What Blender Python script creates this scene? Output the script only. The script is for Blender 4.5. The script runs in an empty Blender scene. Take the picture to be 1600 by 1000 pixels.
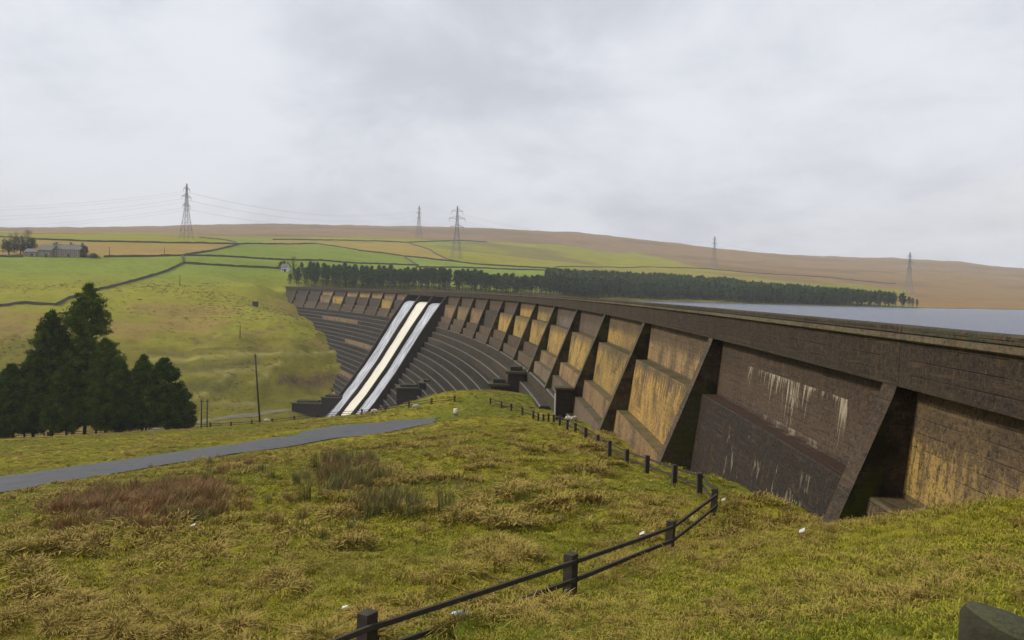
import bpy, math, random
import numpy as np
from mathutils import Vector
random.seed(7); rng = np.random.default_rng(7)
SC = bpy.context.scene; COL = SC.collection

# ------------------------------------------------------------------ camera, world, sun, exposure
F = 1200.0; PITCH = .0376; ROLL = .026
fw = np.array([0, math.cos(PITCH), -math.sin(PITCH)]); up0 = np.cross([1., 0, 0], fw)
FW = fw
RT = math.cos(ROLL)*np.array([1., 0, 0]) + math.sin(ROLL)*up0
UP = math.cos(ROLL)*up0 - math.sin(ROLL)*np.array([1., 0, 0])
cam_d = bpy.data.cameras.new('camera'); cam = bpy.data.objects.new('camera', cam_d); COL.objects.link(cam)
cam_d.sensor_width = 36; cam_d.lens = 36*F/1600; cam_d.clip_start = .1; cam_d.clip_end = 20000
from mathutils import Matrix
cam.matrix_world = Matrix(((RT[0], UP[0], -FW[0], 0), (RT[1], UP[1], -FW[1], 0), (RT[2], UP[2], -FW[2], 0), (0, 0, 0, 1)))
SC.camera = cam
SC.view_settings.view_transform = 'Standard'; SC.view_settings.look = 'None'
SC.view_settings.gamma = 1; SC.view_settings.exposure = 0.3; SC.view_settings.use_curve_mapping = False
SC.cycles.use_denoising = True; SC.cycles.max_bounces = 5; SC.cycles.diffuse_bounces = 2
SC.cycles.volume_bounces = 0; SC.cycles.transparent_max_bounces = 12; SC.cycles.glossy_bounces = 2
SUN_EL, SUN_AZ = math.radians(36), math.radians(-78)      # azimuth measured from +Y towards +X
W = bpy.data.worlds.new('World'); SC.world = W; W.use_nodes = True
nt = W.node_tree; nt.nodes.clear()
def N(nt, t, **k):
    n = nt.nodes.new(t)
    for a, b in k.items(): setattr(n, a, b)
    return n
sky = N(nt, 'ShaderNodeTexSky', sky_type='NISHITA', sun_disc=False, sun_elevation=SUN_EL, sun_rotation=SUN_AZ)
tc = N(nt, 'ShaderNodeTexCoord'); sep = N(nt, 'ShaderNodeSeparateXYZ'); nt.links.new(tc.outputs['Generated'], sep.inputs[0])
def M(nt, op, a, b=None, c=None, clamp=False):
    n = nt.nodes.new('ShaderNodeMath'); n.operation = op; n.use_clamp = clamp
    for i, v in enumerate((a, b, c)):
        if v is None: continue
        if isinstance(v, (int, float)): n.inputs[i].default_value = v
        else: nt.links.new(v, n.inputs[i])
    return n.outputs[0]
def MIX(nt, f, a, b, mode='MIX'):
    n = nt.nodes.new('ShaderNodeMix'); n.data_type = 'RGBA'; n.blend_type = mode
    for i, v in ((0, f), (6, a), (7, b)):
        if isinstance(v, (int, float)): n.inputs[i].default_value = v
        elif isinstance(v, tuple): n.inputs[i].default_value = (*v, 1) if len(v) == 3 else v
        else: nt.links.new(v, n.inputs[i])
    return n.outputs[2]
def NOISE(nt, vec, scale, detail=3, rough=.5, dist=0.):
    n = nt.nodes.new('ShaderNodeTexNoise'); n.inputs['Scale'].default_value = scale
    n.inputs['Detail'].default_value = detail; n.inputs['Roughness'].default_value = rough; n.inputs['Distortion'].default_value = dist
    if vec is not None: nt.links.new(vec, n.inputs['Vector'])
    return n.outputs['Fac']
def RAMP(nt, v, lo, hi):
    n = nt.nodes.new('ShaderNodeMapRange'); n.interpolation_type = 'SMOOTHSTEP'
    nt.links.new(v, n.inputs[0]); n.inputs[1].default_value = lo; n.inputs[2].default_value = hi
    return n.outputs[0]
def VEC(nt, x, y, z):
    n = nt.nodes.new('ShaderNodeCombineXYZ')
    for i, v in enumerate((x, y, z)):
        if isinstance(v, (int, float)): n.inputs[i].default_value = v
        else: nt.links.new(v, n.inputs[i])
    return n.outputs[0]
zz = M(nt, 'ADD', M(nt, 'MAXIMUM', sep.outputs[2], 0.0), .30)
cx_ = M(nt, 'DIVIDE', sep.outputs[0], zz); cy_ = M(nt, 'DIVIDE', sep.outputs[1], zz)
cv = VEC(nt, cx_, cy_, 3.1)
n1 = NOISE(nt, cv, .6, 5, .5, .6); n2 = NOISE(nt, cv, 2.4, 7, .6, .3)
cl = M(nt, 'ADD', M(nt, 'MULTIPLY', n1, .58), M(nt, 'MULTIPLY', n2, .42))
cloud = MIX(nt, RAMP(nt, cl, .38, .60), (5.0, 5.2, 5.75), (7.15, 7.35, 7.8))
n3 = NOISE(nt, VEC(nt, M(nt, 'ADD', cx_, 5.0), cy_, 9.), .5, 3, .5, .8)
cloud = MIX(nt, M(nt, 'MULTIPLY', RAMP(nt, n3, .52, .68), .55), cloud, (8.4, 8.0, 7.7))
skyc = MIX(nt, .95, sky.outputs[0], cloud)
bg = N(nt, 'ShaderNodeBackground'); bg.inputs['Strength'].default_value = .1
nt.links.new(skyc, bg.inputs[0]); wo = N(nt, 'ShaderNodeOutputWorld'); nt.links.new(bg.outputs[0], wo.inputs[0])
sun_d = bpy.data.lights.new('sun', 'SUN'); sun_d.energy = 2.8; sun_d.angle = math.radians(10); sun_d.color = (1, .95, .86)
sun = bpy.data.objects.new('sun', sun_d); COL.objects.link(sun)
sdir = Vector((math.sin(SUN_AZ)*math.cos(SUN_EL), math.cos(SUN_AZ)*math.cos(SUN_EL), math.sin(SUN_EL)))
sun.rotation_euler = sdir.to_track_quat('Z', 'Y').to_euler()

# ------------------------------------------------------------------ geometry helpers
def P(px, py, D):
    d = FW + RT*(px-800)/F - UP*(py-500)/F
    return d*(D/d[1])
def proj(p):
    p = np.asarray(p, float); d = p@FW
    return 800+F*(p@RT)/d, 500-F*(p@UP)/d
X0, Y0, H0, K = 8.70, 17.17, .0388, -.00164
S = 17.5
CX, CY, RAD = X0+math.cos(H0)/K, Y0-math.sin(H0)/K, 1/abs(K)
def arc(s, n=0.):
    h = H0+K*np.asarray(s, float)
    return X0+(-np.cos(h)+math.cos(H0))/K-n*np.cos(h), Y0+(np.sin(h)-math.sin(H0))/K+n*np.sin(h)
def sn(X, Y):
    dx, dy = X-CX, Y-CY
    return (np.arctan2(-dy, dx)-H0)/K, RAD-np.hypot(dx, dy)
def nz(z):
    z = np.asarray(z, float); return np.where(z > -8, .4*np.maximum(0, -z-1.9), 2.44+.7*(-8-z))
WATER = -4.4

def vnoise(x, y, seed=0):
    xi = np.floor(x).astype(np.int64); yi = np.floor(y).astype(np.int64); fx = x-xi; fy = y-yi
    fx = fx*fx*(3-2*fx); fy = fy*fy*(3-2*fy)
    def h(a, b):
        v = (a*374761393+b*668265263+seed*974711)&0xffffffff
        v = ((v^(v>>13))*1274126177)&0xffffffff
        return ((v^(v>>16))&0xffff)/65535.
    return (h(xi, yi)*(1-fx)+h(xi+1, yi)*fx)*(1-fy)+(h(xi, yi+1)*(1-fx)+h(xi+1, yi+1)*fx)*fy
def fbm(x, y, o=4, seed=0):
    v = 0; a = .5; t = 0
    for i in range(o):
        v = v+a*vnoise(x*2**i+i*17.3, y*2**i-i*9.1, seed+i); t += a; a *= .5
    return v/t

# control points: pixel, pixel, distance along +Y -> world
ctl = []
def C(x, *yd):
    for y, D in yd: ctl.append(P(x, y, D))
C(0, (1000,13.5),(900,18),(800,29),(757,42),(715,75),(690,105),(683,118))
C(300, (1000,12),(900,16),(800,24),(750,34),(711,53),(688,85),(672,106))
C(600, (1000,10),(900,14.5),(800,22),(730,35),(690,55),(665,79),(645,101))
C(750, (900,13.5),(800,21),(720,34),(680,50),(650,70),(633,88))
C(900, (800,20),(720,32),(690,42))
C(700, (1000,9)); C(1000, (1000,7)); C(1300, (1000,5),(900,8.5),(850,12)); C(1600, (1000,4),(850,7.5),(777,11.8))
C(1450, (905,7),(860,10)); C(1475, (812,13.8)); C(1200, (900,10.5),(830,15.5)); C(1100, (900,12))
FENCE1 = [(300,1200,5.9),(572,1048,9),(890,937,12),(1044,870,16.5),(1113,812,20.5),(1093,778,24),(1052,762,27),(1010,744,30.5),(978,729,34),(952,712,38),(933,700,42),(915,687,46),(899,677,50),(886,670,54),(874,665.5,58),(865,663,61),(857,661.5,64),(849,660.5,67),(841,660,70),(833,656,73.5),(816,649,77),(799,642,81),(783,638,85),(766,632,89)]
FENCE2 = [(710,628,97),(674,632,99),(639,638,101),(602,643,103),(565,648,105),(532,650,107),(495,653,109),(460,658,111),(425,662,112),(393,665,112),(361,667,112),(329,668.5,112),(297,671,113),(262,673,114),(228,675,115),(190,677,116),(150,679,117),(112,681,118),(75,682.5,119),(38,683.5,119),(8,684,119)]
for f in FENCE1[1:]: ctl.append(P(*f))
for f in FENCE2: ctl.append(P(*f))
ROADP = [(-260,800,36),(-120,778,38.5),(0,757,42),(150,733,47),(300,711,53),(450,690,61),(560,672,72.5),(612,662.5,81),(655,658,87),(692,655.5,91)]
for r in [(0,745,45),(0,770,39),(150,724,50),(150,743,44.2),(300,703,56),(300,718.5,50.3),(450,683,64),(450,698,58.3),(560,662,77),(560,683,69),(620,656.5,85),(620,669,77.5)]: ctl.append(P(*r))
for r in ROADP[2:]: ctl.append(P(*r))
for q in [(1400,838,15.2),(1345,834,16.2),(1290,820,17.8),(1200,778,21.3),(1100,742,27.6),(1040,725,33),(940,672,49.5),(895,655,60),(870,656,66),(850,641,74.5),(820,612,92),(770,609,112),(740,610,104),(715,610.5,101),(700,613,101.5),(680,617,102),(660,622,102.5),(640,629,103)]: ctl.append(P(*q))
# hillside across the valley
C(0, (683,215),(640,232),(600,250),(540,280),(475,330),(402,440),(372,560),(363,950),(356,1900),(363,2700))
C(150, (676,230),(640,240),(600,258),(540,285),(500,320),(460,352),(402,450),(379,560),(364,950),(356.5,1900),(363,2700))
C(300, (655,245),(600,265),(560,285),(540,300),(500,340),(440,410),(403,475),(380,600),(368,900),(352,1900),(359,2700))
C(400, (650,255),(600,275),(560,295),(520,325),(480,360),(440,412),(410,480),(382,640),(372,930),(351,1900),(358,2700))
C(450, (641,262),(590,282),(540,305),(500,345),(470,406),(452,425),(430,450),(412,520),(385,680),(374,930),(351,1900))
for q in [(470,490,384),(500,515,347),(520,540,317),(530,558,299),(525,590,283),(512,615,278),(505,640,268)]: ctl.append(P(*q))
C(530, (450,440),(425,520),(405,600),(388,720),(376,960),(352,1900),(359,2700))
C(640, (455,440),(423,560),(405,680),(388,800),(378,1000),(354,1900),(361,2700))
C(750, (458,445),(430,580),(414,740),(395,900),(379,1100),(356.5,1900),(364,2700))
C(880, (462,470),(434,640),(417,800),(398,1050),(382,1350),(362,1900),(370,2700))
C(950, (428,780),(415,950),(395,1350),(368,2000),(376,2700))
C(1050, (434,760),(420,950),(400,1400),(379,2000),(387,2700))
C(1200, (446,740),(428,1000),(412,1500),(398,2100),(408,2800))
C(1300, (452,740),(436,1000),(417,1500),(402,2150),(411,2800))
C(1400, (460,760),(442,1000),(422,1500),(404,2200),(413,2800))
C(1500, (470,760),(450,1000),(430,1500),(408,2200),(417,2800))
C(1600, (474,760),(458,1000),(440,1500),(422,2200),(430,2800))
C(1800, (478,760),(462,1000),(450,1500),(436,2200),(444,2800))
C(2300, (488,760),(478,1000),(465,1500),(450,2200)); C(-300, (683,200),(600,240),(475,320),(402,430),(365,900),(352,1900))
C(-900, (683,190),(600,230),(475,310),(402,420),(360,900),(345,1900))
SHX = np.array([-400,-135,-80,0,50,93,148,200,255,290,312,345,420,700,2500.]); SHY = np.array([420,429,437,452,490,522,532,528,530,530,545,585,600,585,500.])
def shoreY(X): return np.interp(X, SHX, SHY)+3*np.sin(np.asarray(X)/9.)+2*np.sin(np.asarray(X)/3.7)
for X in (-135,-80,0,50,93,148,200,255,290,345,420,500,700,1000): ctl.append(np.array([X, np.interp(X, SHX, SHY), WATER]))
for X, d, z in ((60,90,4),(93,100,5),(148,85,3.5),(200,70,1),(255,60,0),(300,50,-2),(345,40,-3.2),(420,40,-3.2),(500,40,-3)): ctl.append(np.array([X, np.interp(X, SHX, SHY)+d, z]))
# under the dam and the hidden valley floor
for s, z in ((-1,-4),(0,-5.5),(1,-8),(2,-9.5),(3,-11.3),(4.3,-12.5),(5.7,-15.5),(8,-25),(10.3,-36),(12,-44.5),(13.5,-45.5),(15,-45.5),(16.2,-41),(17.3,-30),(18.4,-27),(20.3,-22),(22.6,-16.5),(24.3,-9.5)):
    for dn in (0.5, -4):
        x, y = arc(s*S, float(nz(z))+dn); ctl.append(np.array([x, y, z-.4+(.0 if dn > 0 else -1)]))
for px, D, z in ((0,160,-36),(0,190,-43.5),(150,165,-37),(150,200,-43.7),(300,160,-36),(300,195,-43.8),(400,150,-33),(400,200,-44),(500,150,-33),(500,200,-44.5),(500,240,-45),(560,150,-32),(560,190,-43.5),(560,225,-45),(620,140,-28.5),(620,170,-37),(680,125,-22),(680,150,-28),(740,118,-17.5)):
    q = P(px, 500, D); q[2] = z; ctl.append(q)
for q in ((0,0,-1.7),(1.5,2,-1.7),(3,0,-1.3),(7,0,-1.0),(7,5,-1.6),(8,8,-2.4),(-4,0,-3),(-10,0,-5),(-30,0,-9),(-80,0,-20),(-150,40,-34),(0,-10,-1.2),(8,-30,-.6),(-30,-30,-6),(-100,-80,-14),(0,-100,3),(100,-100,-2),(200,0,-8),(0,-600,30),(600,-400,30),(-600,-300,20),(1500,300,20),(-1500,200,90),(0,-2000,90),(2000,-1500,90),(-2000,-1500,100)): ctl.append(np.array(q, float))
ctl = np.array(ctl)
def lp(X, Y): return np.arctan2(X, Y), np.log(np.sqrt(X*X+Y*Y+2.0))
cu, cv_ = lp(ctl[:, 0], ctl[:, 1]); ct = ctl[:, 2]/np.exp(cv_)
nC = len(ctl)
A = np.zeros((nC+3, nC+3)); rr = np.hypot(cu[:, None]-cu, cv_[:, None]-cv_)
A[:nC, :nC] = rr-np.eye(nC)*.004; A[:nC, nC] = 1; A[:nC, nC+1] = cu; A[:nC, nC+2] = cv_; A[nC:, :nC] = A[:nC, nC:].T
wts = np.linalg.solve(A, np.concatenate([ct, np.zeros(3)]))
def Hs(X, Y):
    """smooth ground height before small bumps"""
    X = np.atleast_1d(np.asarray(X, float)); Y = np.atleast_1d(np.asarray(Y, float)); sh = X.shape; X = X.ravel(); Y = Y.ravel()
    out = np.empty(len(X))
    for i in range(0, len(X), 40000):
        u, v = lp(X[i:i+40000], Y[i:i+40000])
        r = np.hypot(u[:, None]-cu, v[:, None]-cv_)
        out[i:i+40000] = (r@wts[:nC]+wts[nC]+wts[nC+1]*u+wts[nC+2]*v)*np.exp(v)
    s, n = sn(X, Y)
    ys = shoreY(X)
    up_ = (n < -3) & (s > -60) & (s < 25.6*S)
    lake = up_ & (Y < ys)
    bed = WATER-np.clip((ys-Y)*.12, 0, 9)
    t = np.clip((-n-3)/1.5, 0, 1)
    out = np.where(lake, out*(1-t)+np.minimum(out, bed)*t, out)
    out = np.where(up_ & (Y >= ys), np.maximum(out, WATER+.05+np.minimum(Y-ys, 12)*.06), out)
    return out.reshape(sh)
def hitg(px, py, dmin=3, dmax=2600):
    Ds = np.exp(np.linspace(math.log(dmin), math.log(dmax), 1500))
    d = FW+RT*(px-800)/F-UP*(py-500)/F; pts = d[None]*(Ds/d[1])[:, None]
    h = Hs(pts[:, 0], pts[:, 1]); k = np.where(pts[:, 2] < h)[0]
    i = k[0] if len(k) else len(Ds)-1
    p = pts[i].copy(); p[2] = h[i]; return p
def polyline(pts, step):
    pts = np.array(pts, float); out = []
    for a, b in zip(pts[:-1], pts[1:]):
        n = max(1, int(np.hypot(*(b-a)[:2])/step))
        for i in range(n): out.append(a+(b-a)*i/n)
    out.append(pts[-1]); return np.array(out)
def smooth_line(pts, step, it=3):
    q = polyline(pts, step)
    for _ in range(it):
        c = q.copy(); 
        for k in range(1, 6):
            c[k:-k] += 0
        w = 5
        pad = np.vstack([np.repeat(q[:1], w, 0), q, np.repeat(q[-1:], w, 0)])
        c = sum(pad[i:i+len(q)] for i in range(2*w+1))/(2*w+1); c[0] = q[0]; c[-1] = q[-1]; q = c
    return q
def dist_poly(X, Y, line):
    out = np.full(X.shape, 1e9)
    for a, b in zip(line[:-1], line[1:]):
        d = b[:2]-a[:2]; L = d@d+1e-9
        t = np.clip(((X-a[0])*d[0]+(Y-a[1])*d[1])/L, 0, 1)
        out = np.minimum(out, np.hypot(X-a[0]-t*d[0], Y-a[1]-t*d[1]))
    return out
ROAD = smooth_line([P(*r)[:2] for r in ROADP], 1.5)
def trkline(pts, dmin=130): return np.array([hitg(x, y, dmin)[:2] for x, y in pts])
def roadw(px): return np.interp(px, [-200, 0, 150, 300, 440, 510, 550, 585, 615, 650, 675, 692], [3.6, 3.5, 3.2, 2.9, 2.9, 3.3, 5.6, 5.8, 4.6, 2.6, 1.4, .4])
RW = roadw(proj(np.column_stack([ROAD, np.full(len(ROAD), -12.)]))[0])
def roadd(X, Y):
    """distance past the road's edge, plus 2.4"""
    d = np.full(X.shape, 1e9)
    for (a, w) in zip(ROAD, RW): d = np.minimum(d, np.hypot(X-a[0], Y-a[1])-w)
    return d+2.4
TRACK = trkline([(225,676),(262,670),(300,661),(345,655),(380,650),(420,644),(458,640)], 150)

# ------------------------------------------------------------------ materials
def mat(name, fn, rough=.9, spec=.3):
    m = bpy.data.materials.new(name); m.use_nodes = True; t = m.node_tree
    b = t.nodes['Principled BSDF']; b.inputs['Roughness'].default_value = rough; b.inputs['Specular IOR Level'].default_value = spec
    fn(t, b); return m
def bump(t, b, h, strength, dist):
    n = t.nodes.new('ShaderNodeBump'); n.inputs['Strength'].default_value = strength; n.inputs['Distance'].default_value = dist
    t.links.new(h, n.inputs['Height']); t.links.new(n.outputs[0], b.inputs['Normal'])
def flat(name, c, rough=.8, var=.35, scale=3., spec=.3, bmp=.3, bd=.02):
    def fn(t, b):
        g = t.nodes.new('ShaderNodeNewGeometry').outputs['Position']; n = NOISE(t, g, scale, 5, .6)
        t.links.new(MIX(t, n, tuple(x*(1-var) for x in c), tuple(x*(1+var) for x in c)), b.inputs['Base Color'])
        bump(t, b, n, bmp, bd)
    return mat(name, fn, rough, spec)
def POS(t): return t.nodes.new('ShaderNodeNewGeometry').outputs['Position']
def SCALEV(t, v, s):
    n = t.nodes.new('ShaderNodeVectorMath'); n.operation = 'MULTIPLY'; t.links.new(v, n.inputs[0]); n.inputs[1].default_value = s; return n.outputs[0]

def f_ground(t, b):
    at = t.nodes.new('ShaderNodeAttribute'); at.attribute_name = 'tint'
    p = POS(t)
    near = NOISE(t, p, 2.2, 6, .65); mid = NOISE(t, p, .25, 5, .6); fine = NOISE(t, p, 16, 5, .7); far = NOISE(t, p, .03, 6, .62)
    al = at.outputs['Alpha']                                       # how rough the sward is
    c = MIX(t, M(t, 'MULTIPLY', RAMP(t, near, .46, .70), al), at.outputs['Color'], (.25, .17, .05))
    c = MIX(t, M(t, 'MULTIPLY', RAMP(t, mid, .5, .75), M(t, 'MULTIPLY', al, .6)), c, (.12, .075, .03))
    v = M(t, 'ADD', M(t, 'MULTIPLY', fine, .7), M(t, 'ADD', M(t, 'MULTIPLY', M(t, 'ADD', mid, near), .75), M(t, 'MULTIPLY', far, .7)))
    v = M(t, 'SUBTRACT', M(t, 'MULTIPLY', v, 1.15), .55)
    c2 = t.nodes.new('ShaderNodeMix'); c2.data_type = 'RGBA'; c2.blend_type = 'MULTIPLY'; c2.inputs[0].default_value = 1
    t.links.new(c, c2.inputs[6]); t.links.new(v, c2.inputs[7])
    t.links.new(c2.outputs[2], b.inputs['Base Color'])
    bump(t, b, M(t, 'ADD', M(t, 'ADD', near, M(t, 'MULTIPLY', mid, 2.)), M(t, 'MULTIPLY', fine, .3)), .9, .3)
m_ground = mat('ground_turf', f_ground, .95, .05)

def f_blade(lo, hi, dead, pd):
    def fn(t, b):
        p = POS(t); oi = t.nodes.new('ShaderNodeObjectInfo')
        at = t.nodes.new('ShaderNodeAttribute'); at.attribute_name = 'h'
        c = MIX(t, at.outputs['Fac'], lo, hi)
        k = M(t, 'ADD', NOISE(t, p, .8, 4, .6), M(t, 'MULTIPLY', M(t, 'SUBTRACT', oi.outputs['Random'], .5), .35))
        c = MIX(t, RAMP(t, k, .62-pd, .8-pd), c, dead)
        t.links.new(c, b.inputs['Base Color'])
        b.inputs['Subsurface Weight'].default_value = 0
    return fn
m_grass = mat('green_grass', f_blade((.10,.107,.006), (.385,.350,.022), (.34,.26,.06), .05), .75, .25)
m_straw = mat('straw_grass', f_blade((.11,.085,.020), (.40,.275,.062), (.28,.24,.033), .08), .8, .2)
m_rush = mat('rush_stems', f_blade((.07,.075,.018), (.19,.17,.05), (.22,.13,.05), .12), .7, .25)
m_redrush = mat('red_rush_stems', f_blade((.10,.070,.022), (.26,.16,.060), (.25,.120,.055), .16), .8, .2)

def f_concrete(lime, side=False):
    def fn(t, b):
        oi = t.nodes.new('ShaderNodeObjectInfo'); uv = t.nodes.new('ShaderNodeUVMap').outputs[0]; sp = t.nodes.new('ShaderNodeSeparateXYZ'); t.links.new(uv, sp.inputs[0])
        s, z = sp.outputs[0], sp.outputs[1]
        ge = t.nodes.new('ShaderNodeNewGeometry'); p = ge.outputs['Position']
        sn_ = t.nodes.new('ShaderNodeSeparateXYZ'); t.links.new(ge.outputs['True Normal'], sn_.inputs[0])
        base = oi.outputs['Color']
        blot = NOISE(t, p, .55, 6, .62, .4); fine = NOISE(t, p, 6, 8, .78); spk = NOISE(t, p, 14, 5, .75); big = NOISE(t, p, .18, 4, .6)
        strk = NOISE(t, VEC(t, M(t, 'MULTIPLY', s, 3.6), M(t, 'MULTIPLY', z, .5), 0.), 1.3, 7, .72, .3)
        c = MIX(t, M(t, 'MULTIPLY', RAMP(t, M(t, 'ADD', M(t, 'MULTIPLY', blot, .7), M(t, 'MULTIPLY', fine, .3)), .50, .60), .7), base, (.050, .038, .030))
        c = MIX(t, M(t, 'MULTIPLY', RAMP(t, big, .45, .65), .45), c, (.085, .060, .045))
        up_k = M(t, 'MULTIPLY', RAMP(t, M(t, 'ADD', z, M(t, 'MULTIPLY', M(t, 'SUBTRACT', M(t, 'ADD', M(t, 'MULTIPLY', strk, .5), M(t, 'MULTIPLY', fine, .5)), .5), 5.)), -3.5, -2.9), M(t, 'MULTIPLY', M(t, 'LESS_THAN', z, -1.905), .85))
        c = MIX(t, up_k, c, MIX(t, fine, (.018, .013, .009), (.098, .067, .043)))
        drip = M(t, 'MULTIPLY', M(t, 'LESS_THAN', z, -4.3), RAMP(t, M(t, 'ADD', M(t, 'MULTIPLY', M(t, 'ADD', z, 4.35), .13), strk), .375, .43))
        c = MIX(t, M(t, 'MULTIPLY', drip, .75), c, (.040, .034, .026))
        c = MIX(t, M(t, 'MULTIPLY', RAMP(t, M(t, 'ADD', M(t, 'MULTIPLY', strk, .65), M(t, 'MULTIPLY', fine, .35)), .51, .57), .72), c, (.035, .030, .025))
        ochr = M(t, 'MULTIPLY', RAMP(t, M(t, 'ADD', M(t, 'MULTIPLY', strk, .5), M(t, 'MULTIPLY', fine, .5)), .50, .60), .40)
        c = MIX(t, ochr, c, (.24, .13, .05))
        fr = M(t, 'ABSOLUTE', M(t, 'SUBTRACT', M(t, 'FRACT', M(t, 'MULTIPLY', z, 3.1)), .5))
        fv = M(t, 'ABSOLUTE', M(t, 'SUBTRACT', M(t, 'FRACT', M(t, 'MULTIPLY', s, .35)), .5))
        ln = M(t, 'MULTIPLY', RAMP(t, fr, .44, .495), RAMP(t, M(t, 'ADD', M(t, 'MULTIPLY', blot, .6), M(t, 'MULTIPLY', fine, .4)), .44, .56))
        c = MIX(t, M(t, 'MULTIPLY', ln, .55), c, (.040, .030, .024))
        c = MIX(t, M(t, 'MULTIPLY', RAMP(t, spk, .54, .63), .55), c, (.19, .14, .08))
        c = MIX(t, M(t, 'MULTIPLY', RAMP(t, M(t, 'SUBTRACT', 1.0, fine), .56, .63), .8), c, (.020, .017, .014))
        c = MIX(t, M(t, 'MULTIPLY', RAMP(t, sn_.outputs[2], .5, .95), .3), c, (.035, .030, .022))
        pit = NOISE(t, p, 9, 6, .8)
        c = MIX(t, M(t, 'MULTIPLY', RAMP(t, pit, .50, .60), .75), c, (.018, .014, .012))
        hz = NOISE(t, VEC(t, M(t, 'MULTIPLY', s, .5), M(t, 'MULTIPLY', z, 7.), 2.), 1.4, 5, .7)
        c = MIX(t, M(t, 'MULTIPLY', RAMP(t, hz, .55, .66), .5), c, (.15, .10, .055))
        mossn = RAMP(t, NOISE(t, p, 1.1, 5, .6), .42, .62)
        c = MIX(t, M(t, 'MULTIPLY', M(t, 'MULTIPLY', RAMP(t, sn_.outputs[2], .4, .9), mossn), .2 if lime else .6), c, (.07, .075, .018))
        c = MIX(t, M(t, 'MULTIPLY', M(t, 'MULTIPLY', RAMP(t, M(t, 'MULTIPLY', blot, fine), .33, .42), .5), 1.), c, (.06, .065, .016))
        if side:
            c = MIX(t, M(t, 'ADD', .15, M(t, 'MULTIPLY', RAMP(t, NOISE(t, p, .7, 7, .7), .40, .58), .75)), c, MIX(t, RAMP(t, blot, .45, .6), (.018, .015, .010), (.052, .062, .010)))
        if lime:
            c = MIX(t, M(t, 'MULTIPLY', RAMP(t, sn_.outputs[2], .5, .95), .75), c, MIX(t, fine, (.045, .030, .024), (.16, .085, .055)))
            L = M(t, 'SUBTRACT', M(t, 'ADD', NOISE(t, VEC(t, M(t, 'MULTIPLY', s, 3.4), 0., 0.), 1.0, 4, .8), M(t, 'MULTIPLY', NOISE(t, VEC(t, s, 7., 0.), .45, 2, .5), .55)), .27)
            depth = M(t, 'MULTIPLY', M(t, 'POWER', RAMP(t, L, .42, .78), 1.3), 2.1)
            below = M(t, 'LESS_THAN', z, -2.72); above = M(t, 'GREATER_THAN', z, M(t, 'SUBTRACT', -2.72, depth))
            ins = M(t, 'MULTIPLY', M(t, 'GREATER_THAN', s, 3.6), M(t, 'LESS_THAN', s, 13.2))
            grain = RAMP(t, NOISE(t, VEC(t, M(t, 'MULTIPLY', s, 9.), M(t, 'MULTIPLY', z, 1.2), 0.), 1., 3, .6), .38, .6)
            k = M(t, 'MULTIPLY', M(t, 'MULTIPLY', below, above), M(t, 'MULTIPLY', ins, grain))
            edge = M(t, 'MULTIPLY', M(t, 'MULTIPLY', RAMP(t, M(t, 'ABSOLUTE', M(t, 'SUBTRACT', s, 7.6)), 3.6, 2.), M(t, 'LESS_THAN', M(t, 'ABSOLUTE', M(t, 'SUBTRACT', z, M(t, 'SUBTRACT', -4.32, 0.))), .1)), M(t, 'MULTIPLY', RAMP(t, NOISE(t, p, 2., 5, .7), .5, .66), .55))
            low = M(t, 'MULTIPLY', M(t, 'LESS_THAN', z, -4.9), M(t, 'MULTIPLY', RAMP(t, NOISE(t, VEC(t, M(t, 'MULTIPLY', s, 1.1), M(t, 'MULTIPLY', z, .35), 4.), 2.2, 4, .6), .59, .65), M(t, 'MULTIPLY', ins, grain)))
            k = M(t, 'MAXIMUM', k, M(t, 'MAXIMUM', edge, low))
            c = MIX(t, M(t, 'MULTIPLY', k, .8), c, (.46, .39, .27))
        bw = t.nodes.new('ShaderNodeRGBToBW'); t.links.new(base, bw.inputs[0])
        lum = t.nodes.new('ShaderNodeMapRange'); t.links.new(bw.outputs[0], lum.inputs[0]); lum.inputs[1].default_value = .02; lum.inputs[2].default_value = .10; lum.inputs[3].default_value = .40; lum.inputs[4].default_value = 1.08
        cm = t.nodes.new('ShaderNodeMix'); cm.data_type = 'RGBA'; cm.blend_type = 'MULTIPLY'; cm.inputs[0].default_value = 1; t.links.new(c, cm.inputs[6]); t.links.new(lum.outputs[0], cm.inputs[7]); c = cm.outputs[2]
        t.links.new(c, b.inputs['Base Color'])
        r_ = M(t, 'ADD', M(t, 'MULTIPLY', blot, .35), .5); t.links.new(r_, b.inputs['Roughness'])
        bump(t, b, M(t, 'SUBTRACT', fine, M(t, 'MULTIPLY', ln, .5)), .8, .05)
    return fn
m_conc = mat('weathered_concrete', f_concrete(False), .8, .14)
m_side = mat('moss_shade_concrete', f_concrete(False, True), .85, .1)  # buttress flanks: moss, plus the shade of their unlit side mixed into the colour
m_lime = mat('lime_streaked_concrete', f_concrete(True), .8, .14)

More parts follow.
